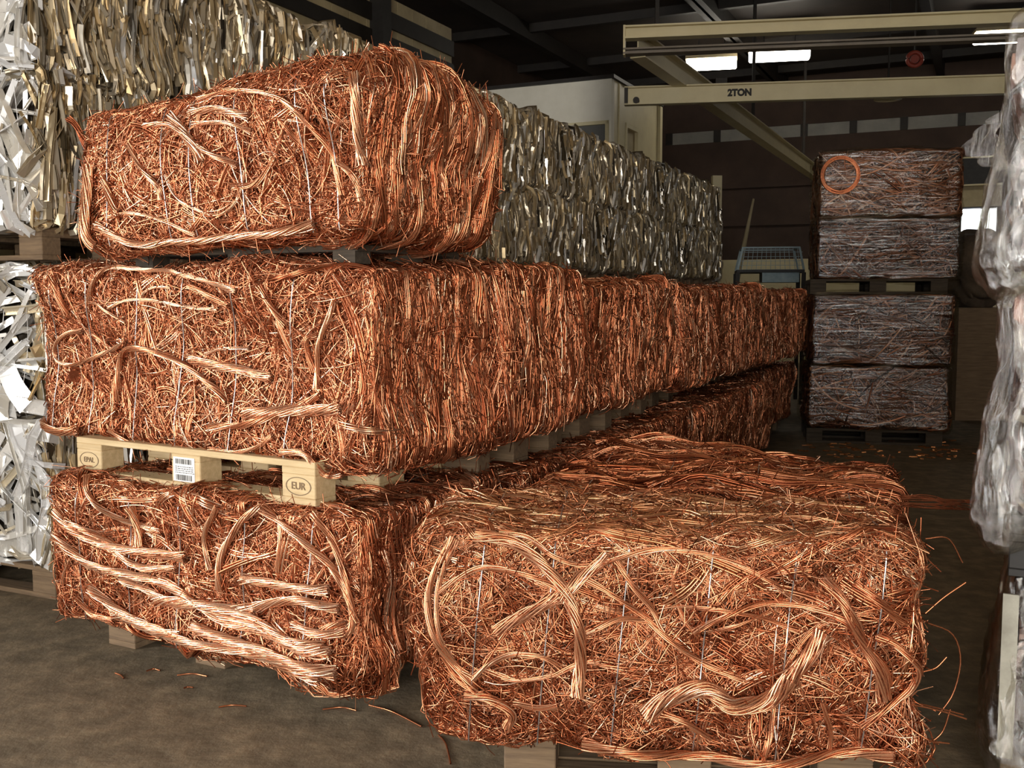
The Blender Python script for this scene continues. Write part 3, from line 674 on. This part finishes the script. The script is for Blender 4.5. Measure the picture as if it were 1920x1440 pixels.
# single wires sticking out at the right end
for Y, pts in ((2.62, [(1735, 1150), (1770, 1120), (1811, 1092)]), (2.66, [(1740, 1168), (1785, 1188), (1801, 1235), (1788, 1298), (1760, 1340)]), (2.58, [(1705, 1320), (1760, 1332), (1812, 1348)]),
               (2.6, [(1700, 1314), (1760, 1328), (1806, 1340)]), (2.56, [(1695, 1368), (1740, 1388), (1780, 1394)]), (2.8, [(1735, 1010), (1778, 1010), (1805, 1055)]), (2.7, [(1730, 1260), (1755, 1252), (1775, 1232)]), (2.6, [(1730, 1400), (1765, 1375), (1782, 1330)])):
    c = catmull([f1.to_local(at_y(x, y, Y)) for x, y in pts], 16)
    acc = Acc(); add_tubes(acc, c[None], np.repeat(np.array([[[0, -1.0, 0]]]), 16, 1), np.array([.0024]), 5, pal(COP, np.array([.6])))
    f1.finish(acc, 'stray_wire', M['copper'])

# flat bale behind the foreground one
def sag(p): return np.clip(p[..., 2] / .2, 0, 1) * (-.05 * np.clip((p[..., 0] + .1) / .8, 0, 1) + .03 * np.exp(-((p[..., 0] + .3) / .4) ** 2 - ((p[..., 1] - .4) / .15) ** 2))
f2 = Bale((1.265, 3.04), math.radians(15.0), 1.27, 1.04, .575, .144, 51, 16, .018, sag)
f2.root('copper_bale', 'darker copper wire bale just behind the foreground bale, long straight wires along its far edge', 'copper bale')
acc = copper_fill(f2, f2.rng, 500, 700, 5500, left=600, fb=10, rb=20, tb=90, toptone=.50, fuzz=200, thin=(.0011, .0021))
bundles(acc, f2.sf, 'top', 60, f2.rng, (.7, 1.3), (0, .10), .5, (.007, .012), (5, 8), (-.02, .005), .035, (.55, .12))
f2.finish(acc, 'wire_tangle', M['copper'])
for x in (-.45, -.2, .12, .42): f2.tie(x, .0)
for k in range(16):
    y0 = 938 + f2.rng.uniform(-8, 14); x1 = f2.rng.uniform(1775, 1838)
    c = catmull([f2.to_local(at_y(1690, y0 - 3, 3.32)), f2.to_local(at_y(1745, y0 + f2.rng.uniform(-5, 5), 3.32)), f2.to_local(at_y(x1, 944 + f2.rng.uniform(-8, 14), 3.32))], 10)
    acc = Acc(); add_tubes(acc, c[None], np.repeat(np.array([[[0, -1.0, 0]]]), 10, 1), np.array([.0022]), 4, pal(COP, np.array([.5])))
    f2.finish(acc, 'stray_wire', M['copper'])

# ------------------------------------------------------------------ the long copper rows
def row_proto(seed, H):
    b = Bale(st(0, 0), TH, 1.45, .80, H, 0, seed, 26, .014)
    b.root('copper_bale', 'x', 'copper bale')
    acc = copper_fill(b, b.rng, 260, 2600, 1500, left=160, fb=0, rb=50, tb=26, fuzz=60, thin=(.0012, .0021), sidetone=.48, toptone=.5)
    b.finish(acc, 'wire_tangle', M['copper']); return b
ORD = ['second', 'third', 'fourth', 'fifth', 'sixth', 'seventh', 'eighth', 'ninth', 'tenth', 'eleventh', 'twelfth']
protos = [row_proto(60 + i, .60) for i in range(3)]
lowp = [row_proto(70 + i, .53) for i in range(2)]
def place_bale(b, first, s, t, z, label, group, sz=1.0, flip=False):
    o = b.o if first else copy_tree(b.o)
    c = ORG + ES * (s + b.W / 2) + ET * (t - b.L / 2)
    o.location = (c[0], c[1], z); o.rotation_euler = (0, 0, -TH); o.scale = (1, 1, sz)
    o['label'] = label; o['group'] = group
used = set()
for i in range(9):
    b = protos[i % 3]; jit = [0.02, 0, -.02, .015, -.01, .01, -.015, .0, -.03][i]
    place_bale(b, b not in used, .87 + .8 * i, jit, .824, 'copper bale in the upper tier of the long row, %s back from the near end' % ORD[i], 'upper tier of the long copper row', [1.11, 1.0, 1.03, .99, 1.0, 1.02, .99, 1.0, .98][i]); used.add(b)
for i in range(9):
    b = lowp[i % 2]
    place_bale(b, b not in used, 1.0 + .8 * i, (.03, .05, .02, .06, .03, .04, -.2, -.22, -.2)[i], .144, 'copper bale in the floor tier of the long row, %s back from the near end' % ORD[i], 'floor tier of the long copper row'); used.add(b)

# pallets under the copper
pal2, blk, xs, ys = bar_pallet('pale wooden pallet with stamped blocks and a barcode sticker, in the near copper stack', None, (0, 0, 0), 0, M['wood'])
a = at_z(592, 952, .68); bb = at_z(144, 889.6, .68); yp = math.atan2(bb[1] - a[1], -(bb[0] - a[0]))
ex = np.array([math.cos(yp), -math.sin(yp), 0]); ey = np.array([math.sin(yp), math.cos(yp), 0])
c = a - ex * .6 + ey * .40; pal2.location = (c[0], c[1], .682); pal2.rotation_euler = (0, 0, -yp)
def oval(mb, x, z, rx, rz, y):
    n = 36
    for k in range(n):
        a0, a1 = 2 * math.pi * k / n, 2 * math.pi * (k + 1) / n
        vs = []
        for yy in (y, y + .001):
            for aa, m in ((a0, 1), (a0, .93), (a1, .93), (a1, 1)): vs.append((x + rx * m * math.cos(aa), yy, z + rz * m * math.sin(aa)))
        mb.add(vs, [(0, 3, 2, 1), (4, 5, 6, 7), (0, 1, 5, 4), (1, 2, 6, 5), (2, 3, 7, 6), (3, 0, 4, 7)])
for k, wd in ((2, 'EUR'), (0, 'EPAL')):
    x = (xs[k][0] + xs[k][1]) / 2
    mb = MB(); oval(mb, x, .061, .055, .030, -.4012); o = mb.build('stamp_ring', M['wood_dark'], pal2)
    text_mesh('stamp_lettering', wd, .034 if k == 2 else .028, M['wood_dark'], pal2, Matrix.Translation((x, -.4008, .061)) @ FACE_FRONT)
stk = MB().box(-.062, .045, -.4016, -.4004, .026, .112).build('sticker', M['paper'], pal2)
mb = MB(); rng = random.Random(4)
for z0, z1 in ((.030, .050), (.088, .106)):
    x = -.050
    while x < .030:
        w = rng.choice((.001, .0018, .003)); mb.box(x, x + w, -.4022, -.4015, z0, z1); x += w + rng.choice((.0012, .002, .003))
for k in range(4):
    x = -.052
    while x < .035:
        w = rng.uniform(.003, .012); mb.box(x, x + w, -.402, -.4015, .056 + k * .007, .0585 + k * .007); x += w + .003
mb.build('barcode', M['ink'], stk)
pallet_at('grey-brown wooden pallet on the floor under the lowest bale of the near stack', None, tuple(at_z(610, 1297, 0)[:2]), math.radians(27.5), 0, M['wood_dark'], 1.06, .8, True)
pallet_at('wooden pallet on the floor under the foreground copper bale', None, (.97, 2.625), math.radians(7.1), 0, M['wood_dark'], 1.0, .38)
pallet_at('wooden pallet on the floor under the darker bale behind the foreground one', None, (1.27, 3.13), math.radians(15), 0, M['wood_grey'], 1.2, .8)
# low dark skid under the topmost bale
skc = ORG + ES * .26 + ET * -.20
sk = empty('low_skid', (skc[0], skc[1], 1.462), -YAWH, 'low dark wooden skid with short feet under the topmost copper bale', 'skid')
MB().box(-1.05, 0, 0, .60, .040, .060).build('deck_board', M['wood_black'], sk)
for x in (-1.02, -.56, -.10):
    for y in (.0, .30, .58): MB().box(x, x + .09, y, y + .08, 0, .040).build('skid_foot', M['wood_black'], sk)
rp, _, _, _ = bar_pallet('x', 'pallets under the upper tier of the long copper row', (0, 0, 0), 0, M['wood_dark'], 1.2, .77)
def place_pallet(o, s, t, z, label, group, Wd=.77):
    c = ORG + ES * (s + Wd / 2) + ET * (t - .6); o.location = (c[0], c[1], z); o.rotation_euler = (0, 0, -TH); o['label'] = label; o['group'] = group
for i in range(9):
    o = rp if i == 0 else copy_tree(rp)
    place_pallet(o, .88 + .8 * i, -max(.09, min(.34, .05 + .07 * i)), .68, 'grey wooden pallet under the upper-tier copper bale %s from the near end' % ORD[i], 'pallets under the upper tier of the long copper row')
for i in range(9):
    o = copy_tree(rp)
    place_pallet(o, 1.0 + .8 * i, -.12 - (.2 if i > 5 else 0), 0, 'grey wooden pallet on the floor under the long copper row', 'floor pallets under the long copper row')

# ------------------------------------------------------------------ aluminium bales
def strips(acc, sf, face, n, rng, length, width, mode, kap=1.5, depth=(-.006, .05), lift=.02, K=8, roll=.7, chan=.5, tone=(.6, .2), P=ALU, knoise=.8, warm=.2):
    L = rng.uniform(*length, n); w = rng.uniform(*width, n); d = rng.uniform(*depth, n)
    Pp, NN = crawl(sf, seeds(sf, face, n, rng, .96), face_dirs(face, n, rng, mode), K, L / (K - 1), rng.normal(0, kap, n), knoise, d, .008, np.minimum(rng.exponential(lift, n), .03), rng)
    h = np.where(rng.rand(n) < chan, rng.uniform(.008, .03, n), .0022) * 1.0; t = .0018
    hw = w / 2; z = np.zeros(n); tk = np.minimum(np.full(n, t), h * .8)
    sec = np.stack([np.stack([-hw, h], -1), np.stack([-hw, z], -1), np.stack([hw, z], -1), np.stack([hw, h], -1),
                    np.stack([hw - tk, h], -1), np.stack([hw - tk, tk], -1), np.stack([-hw + tk, tk], -1), np.stack([-hw + tk, h], -1)], 1)
    a = rng.normal(0, roll, n); ca, sa = np.cos(a)[:, None], np.sin(a)[:, None]
    sec = np.stack([sec[..., 0] * ca - sec[..., 1] * sa, sec[..., 0] * sa + sec[..., 1] * ca], -1)
    c = pal(P, rng.normal(*tone, n))
    wm = rng.rand(n) < warm; c[wm] = c[wm] * np.array([1.0, .90, .70])
    V, Q = sweep(Pp, NN, sec); acc.add(V, Q, np.repeat(c, K * 8, axis=0))
def alu_bale(seed, front):
    b = Bale(st(0, 0), TH, 1.25, 1.0, .66, 0, seed, 24, .014); b.root('aluminium_bale', 'x', 'aluminium bale')
    acc = Acc(); add_core(acc, b.sf, .05, ALU[0] * .5, 10); r = b.rng
    fa = Acc()
    if front:  # front strips toned near white, the daylight glare is in their colour
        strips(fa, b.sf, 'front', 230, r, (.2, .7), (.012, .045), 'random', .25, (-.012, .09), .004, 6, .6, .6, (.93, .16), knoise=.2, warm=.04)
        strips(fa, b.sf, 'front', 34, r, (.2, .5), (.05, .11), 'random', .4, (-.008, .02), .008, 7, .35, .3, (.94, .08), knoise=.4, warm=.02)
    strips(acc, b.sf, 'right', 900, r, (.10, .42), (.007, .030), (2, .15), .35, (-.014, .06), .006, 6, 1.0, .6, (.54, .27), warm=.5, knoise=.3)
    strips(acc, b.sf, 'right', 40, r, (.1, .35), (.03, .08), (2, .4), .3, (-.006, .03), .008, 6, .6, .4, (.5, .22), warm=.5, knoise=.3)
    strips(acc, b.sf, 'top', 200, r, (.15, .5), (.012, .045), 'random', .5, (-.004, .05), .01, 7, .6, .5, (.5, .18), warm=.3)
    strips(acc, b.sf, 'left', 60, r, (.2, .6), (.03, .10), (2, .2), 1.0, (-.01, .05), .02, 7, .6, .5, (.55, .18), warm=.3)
    b.finish2 = None
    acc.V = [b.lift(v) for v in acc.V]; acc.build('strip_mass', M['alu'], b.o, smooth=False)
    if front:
        fa.V = [b.lift(v) for v in fa.V]; fa.build('daylit_strips', M['alu_daylit'], b.o, smooth=False)
    return b
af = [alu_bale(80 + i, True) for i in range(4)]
ar = [alu_bale(90 + i, False) for i in range(3)]
AZ = (.144, .824, 1.665, 2.342); TIER = ('floor tier', 'second tier', 'third tier', 'top tier')
FL = ('lowest bale of the bright aluminium stack at the left edge, on the floor pallet', 'second bale up of the bright aluminium stack at the left edge',
      'third bale up of the bright aluminium stack at the left edge, on the dark pallet', 'topmost bale of the bright aluminium stack at the left edge')
aused = set()
for j in range(4):
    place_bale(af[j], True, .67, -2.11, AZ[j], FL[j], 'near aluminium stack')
    for k in range(5):
        acc = Acc(); bfr = af[j]; bfr.tie(-.5 + .25 * k + .02 * j, .01, .0014)
    for i in range(1, 12):
        b = ar[(i + j) % 3]
        lab = 'aluminium bale in the %s of the grey row, %s from its near end' % (TIER[j], ORD[i - 1]) if j >= 2 else 'aluminium bale low in the long grey row, hidden behind the copper bales'
        place_bale(b, b not in aused, .67 + 1.02 * i, -2.11 + .02 * math.sin(i * 2.3 + j), AZ[j], lab, '%s of the long aluminium row' % TIER[j] if j >= 2 else 'lower tiers of the long aluminium row'); aused.add(b)
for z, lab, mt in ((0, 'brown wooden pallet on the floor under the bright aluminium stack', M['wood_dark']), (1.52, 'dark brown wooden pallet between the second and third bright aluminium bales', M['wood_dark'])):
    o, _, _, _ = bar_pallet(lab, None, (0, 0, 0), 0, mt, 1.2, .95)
    place_pallet(o, .70, -2.13, z, lab, 'pallets of the near aluminium stack', .95)
    for i in range(1, 12):
        c = copy_tree(o); place_pallet(c, .70 + 1.02 * i, -2.13, z, 'dark wooden pallet under the long aluminium row, behind the copper bales', 'pallets of the long aluminium row', .95)
# a loose cable poking out beside the topmost copper bale
c = [at_y(x, y, 4.0) for x, y in ((128, 222), (142, 235), (156, 262), (170, 290))]
acc = Acc(); cc = catmull([b3.to_local(p) for p in c], 16)
strand_cable(acc, cc, np.repeat(np.array([[0, -1.0, 0]]), 16, 0), .011, b3.rng, 10, None, 14, .6, .35)
b3.finish(acc, 'stray_cable', M['copper'])

# ------------------------------------------------------------------ film-wrapped stacks
def creases(seed, vertical, amp, lo, hi, count=7):
    r = np.random.RandomState(seed); ks = []
    for _ in range(count):
        w = r.uniform(lo, hi)
        ks.append(np.array([w * r.uniform(.5, 1), w * r.uniform(.5, 1), w * r.normal(0, .22)]) * [r.choice([-1, 1]), 1, 1] if vertical else np.array([w * r.normal(0, .10), w * r.normal(0, .10), w]))
    ph = r.uniform(0, 6.28, count); kw = r.normal(0, 7, (count, 3)); km = r.normal(0, 4, (count, 3))
    def f(p):
        o = 0
        for i in range(count):
            x = np.abs(np.sin(p @ ks[i] * .5 + ph[i] + 1.1 * np.sin(p @ kw[i])))
            o = o + amp * (1 - x) ** 2 * np.clip(np.sin(p @ km[i] + ph[i] * 3) + .25, 0, 1)
        return o
    return f
def wrapped(fr, yaw, L, W, H, z, seed, label, cat, group, P, film, filmshape=None, chunk=False, coil=False, n=26, tone=.55, filmgap=-.024, filmamp=.010):
    b = Bale(fr, yaw, L, W, H, z, seed, n, .012); b.root('wrapped_bale', label, cat, group); r = b.rng
    acc = Acc(); add_core(acc, b.sf, .05, P[0], 10)
    if chunk:
        for f in ('front', 'left', 'top'):
            strips(acc, b.sf, f, 230, r, (.06, .3), (.01, .05), 'random', 2.0, (.03, .08), .0, 7, .6, .5, (tone, .22), P, .8, .15)
    else:
        for f, nn in (('front', 260), ('right', 120), ('left', 120), ('top', 90), ('back', 30)):
            main = 0 if f in ('front', 'top', 'back') else 1
            wires(acc, b.sf, f, nn, r, (.2, .8), 10, (main, .55), .7, .05, 8, (.004, .011), 7, (.0, .06), 0, P, (tone, .2), .3)
            wires(acc, b.sf, f, nn, r, (.1, .4), 8, 'random', 2.0, .1, 14, (.002, .005), 5, (.0, .05), 0, P, (tone, .2), .3)
    acc.V = [b.lift(v) for v in acc.V]
    acc.build('scrap_load', M['copper_dull'] if not chunk else M['alu'], b.o, smooth=not chunk)
    if coil:
        acc = Acc(); k = np.linspace(0, 2 * np.pi, 40)
        for q in range(14):
            R = .155 + r.normal(0, .010); c = np.stack([-L / 2 + .185 + np.cos(k) * R + r.normal(0, .003), np.full(40, -W / 2 - .034 + r.uniform(0, .014)), .085 + np.sin(k) * R], -1)
            add_tubes(acc, c[None], np.repeat(np.array([[[0, -1.0, 0]]]), 40, 1), np.array([.0045]), 6, pal(COP, np.array([r.uniform(.45, .7)])))
        b.finish(acc, 'wire_coil', M['copper'])
    cf = creases(seed, chunk, .0062 if chunk else .0028, *((45, 110) if chunk else (70, 150)))
    fs = Surf(L, W, H, n, filmamp, seed + 5, (lambda p: filmshape(p) + cf(p)) if filmshape else cf); acc = Acc(); add_core(acc, fs, filmgap, np.array([1, 1, 1.]), 150 if chunk else 110)
    b.finish(acc, 'film_wrap', M[film]); return b
YW = math.radians(13); ex = np.array([math.cos(YW), -math.sin(YW), 0])
wfl = np.array([2.775, 9.48, 0])
WT = ((.144, .585, 'lowest film-wrapped scrap bale of the tall brown stack, on the floor pallet', False, 1.25), (.735, .655, 'second film-wrapped scrap bale up of the tall brown stack, streaked with white shine', False, 1.25),
      (1.53, .56, 'third film-wrapped scrap bale up of the tall brown stack, darkest one, above the gap', False, 1.25), (2.095, .60, 'topmost film-wrapped bale of the tall brown stack, with a round wire coil at its corner', True, 1.25))
for i, (z, H, lab, coil, L) in enumerate(WT):
    fl = wfl + np.array([[0, .02, .05, .06][i], 0, 0]); wrapped(fl + ex * L, YW, L, 1.0, H, z, 110 + i, lab, 'wrapped bale', 'wrapped bales of the tall brown stack', BROWN, 'film', coil=coil, tone=(.42, .40, .30, .66)[i])
for z, lab in ((0, 'wooden pallet on the floor under the tall brown wrapped stack'), (1.393, 'wooden pallet in the gap halfway up the tall brown wrapped stack')):
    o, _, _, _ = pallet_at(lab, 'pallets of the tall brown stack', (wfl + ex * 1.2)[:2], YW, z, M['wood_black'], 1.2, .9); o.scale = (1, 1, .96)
# column at the right edge
YR = math.radians(26.5); exr = np.array([math.cos(YR), -math.sin(YR), 0])
rfl = np.array([1.275, 2.60, 0]); RL, RW = .9, .95
def drape(p): return .05 * np.clip(-p[..., 0] / .45, 0, 1) ** 2 * np.clip(.1 - p[..., 2], 0, .4) / .3 
for i, (z, H, lab) in enumerate(((.124, .50, 'lowest film-wrapped scrap bale of the silvery stack at the right edge'), (.764, .61, 'middle film-wrapped scrap bale of the silvery stack at the right edge, film bulging'), (1.42, .66, 'topmost film-wrapped scrap bale of the silvery stack at the right edge, loose film flap'))):
    b = wrapped(rfl + exr * RL + np.array([[.03, 0, -.025][i], 0, 0]), YR, RL, RW, H, z, 120 + i, lab, 'wrapped bale', 'wrapped bales of the silvery stack', MIXED, 'film_heavy', drape, True, n=16, tone=.5, filmgap=-.014, filmamp=.006)
    if i == 2: top_r = b
    if i == 0: MB().box(-RL / 2 - .016, -RL / 2 + .022, -RW / 2 - .024, -RW / 2 - .016, .02, .46).build('corner_board', M['paper_board'], b.o)
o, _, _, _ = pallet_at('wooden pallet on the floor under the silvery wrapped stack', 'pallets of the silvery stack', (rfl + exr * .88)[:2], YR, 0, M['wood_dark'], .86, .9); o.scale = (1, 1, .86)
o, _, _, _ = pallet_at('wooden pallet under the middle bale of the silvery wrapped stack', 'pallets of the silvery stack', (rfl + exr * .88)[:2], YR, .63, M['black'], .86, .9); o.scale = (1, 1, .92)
g = 22; V = []; rng = np.random.RandomState(9)
A, Bq, Cq = at_y(1804, 277, 3.35), at_y(1880, 205, 3.15), at_y(1885, 322, 3.1)
for i in range(g):
    for j in range(g):
        u, v = i / (g - 1), j / (g - 1)
        e = Bq * (1 - v) + Cq * v; p = A * (1 - u) + e * u
        V.append(top_r.to_local(p + np.array([0, 1, 0]) * (.035 * math.sin(v * 15 + u * 3) * u + .02 * math.sin(u * 19 + v * 5)) + np.array([0, 0, 1]) * (-.03 * math.sin(math.pi * u) * (v - .3))) + np.array([0, 0, top_r.H / 2]))
i = np.arange(g - 1)[:, None] * g + np.arange(g - 1)[None]
mesh_arrays('loose_film', np.array(V), np.stack([i, i + 1, i + g + 1, i + g], -1).reshape(-1, 4), None, True, M['film_heavy'], top_r.o)

# ------------------------------------------------------------------ things at the back
tp = at_y(1445, 500, 13.0); W2 = .41; zt, zb = 2.0, 1.72
tr = empty('mesh_stillage', (tp[0], tp[1], 0), -TH * .4, 'blue-grey wire mesh stillage on legs at the back, left of the tall wrapped stack', 'stillage')
MB().bar((-W2, 0, zb), (-W2 + .06, 0, zt), .025, .025).bar((W2, 0, zb), (W2 - .06, 0, zt), .025, .025).bar((-W2, .7, zb), (-W2 + .06, .7, zt), .025, .025).bar((W2, .7, zb), (W2 - .06, .7, zt), .025, .025).bar((-W2 + .06, 0, zt), (W2 - .06, 0, zt), .02, .02).bar((-W2 + .06, .7, zt), (W2 - .06, .7, zt), .02, .02).bar((-W2 + .06, 0, zt), (-W2 + .06, .7, zt), .02, .02).bar((W2 - .06, 0, zt), (W2 - .06, .7, zt), .02, .02).build('cage_frame', M['blue_grey'], tr)
mb = MB()
for k in range(13):
    x = -W2 + .05 + (2 * W2 - .1) * k / 12; mb.bar((x, 0, zb), (x * .9, 0, zt), .006, .006)
for k in range(5): mb.bar((-W2 + .02, 0, zb + .055 * k), (W2 - .02, 0, zb + .055 * k), .006, .006)
mb.build('wire_mesh', M['blue_grey'], tr)
MB().box(-W2 - .01, W2 + .01, -.02, .72, zb - .035, zb).build('shelf', M['black'], tr)
MB().box(-.10, W2 - .05, .05, .6, zb - .16, zb - .035).build('tray', M['blue_grey'], tr)
for x in (-W2, W2):
    for y in (0, .7): MB().box(x - .025, x + .025, y - .025, y + .025, 0, zb - .035).build('leg', M['dark_steel'], tr)
pt, pb = at_y(1413, 373, 14.2), at_y(1391, 480, 14.0)
d = (pt - pb) / (pt[2] - pb[2]); foot = pb - d * pb[2]
tag(MB().tube([tuple(foot), tuple(pb), tuple(pt)], [.05, .035, .014], 10).build('leaning_pole', M['cream_dirty']), 'long tapering pole leaning upright behind the mesh stillage', 'pole')
cp = at_y(1342, 430, 15.6)
tag(MB().box(cp[0] - .07, cp[0] + .07, cp[1] - .07, cp[1] + .07, 0, float(at_y(1342, 330, 15.6)[2])).build('cream_post', M['cream']), 'cream upright post behind the far end of the aluminium row', 'post')
sp = at_y(1838, 500, 11.6)
MBs = MB().box(-.45, .45, -.4, .4, 0, 1.25)
tag(MBs.build('dark_crate', M['wood_dark']), 'dark brown crate under the sack, right of the tall wrapped stack', 'crate').location = (sp[0] + .05, sp[1], 0)
bs = Surf(.66, .66, .82, 4, .05, 7); acc = Acc(); add_core(acc, bs, 0.0, np.array([.1, .07, .04]), 20)
acc.V = [v + np.array([0, 0, .40], np.float32) for v in acc.V]
sk2 = acc.build('brown_sack', M['sack']); sk2.location = (sp[0] + .05, sp[1], 1.26); tag(sk2, 'lumpy brown sack on a dark crate in front of the bright opening', 'sack')

# ------------------------------------------------------------------ scraps on the floor
rng = np.random.RandomState(17); mb = MB()
for k in range(90):
    x = rng.choice([1530, 1595, 1640, 1770, 1740]) + rng.normal(0, 20); y = rng.uniform(826, 862)
    p = at_z(x, y, 0); Rz = Matrix.Translation((p[0], p[1], 0)) @ Matrix.Rotation(rng.uniform(0, 6), 4, 'Z') @ Matrix.Rotation(rng.normal(0, .12), 4, 'X')
    a, bq = rng.uniform(.01, .035), rng.uniform(.008, .02); mb.box(-a, a, -bq, bq, .002, .010, Rz)
ch = mb.build('copper_chips', noise_mat('copper_chip', (.62, .24, .08), (.80, .36, .14), 30, .35, .85)); tag(ch, 'bright copper chips scattered on the floor before the tall wrapped stack', 'chips', None, 'stuff')
FW = (([(275, 1258), (288, 1254), (300, 1257)], 'short copper wire on the floor before the left foot of the near copper stack'), ([(332, 1266), (360, 1263), (388, 1268)], 'copper wire lying on the floor left of the middle pallet foot'),
      ([(410, 1326), (436, 1322), (462, 1324)], 'copper wire lying on the floor in front of the near stack, nearest the camera'), ([(345, 1290), (352, 1288), (362, 1289)], 'tiny copper wire on the floor below the middle pallet foot'),
      ([(692, 1322), (735, 1334), (790, 1362)], 'long straight copper wire on the floor between near stack and foreground bale'), ([(216, 1262), (226, 1266), (232, 1272)], 'curled copper wire on the floor at the left, near the dark pallet'),
      ([(822, 1378), (836, 1395), (845, 1432)], 'bent copper wire hanging to the floor at the left foot of the foreground bale'), ([(605, 1330), (640, 1326), (668, 1332)], 'copper wire on the floor below the corner of the near stack'))
for pts, lab in FW:
    c = catmull([tuple(at_z(x, y, .004)) for x, y in pts], 10); acc = Acc()
    add_tubes(acc, c[None], np.repeat(np.array([[[0, 0, 1.0]]]), 10, 1), np.array([.0028]), 6, pal(COP, np.array([.6])))
    tag(acc.build('floor_wire', M['copper']), lab, 'wire', 'loose wires on the floor')
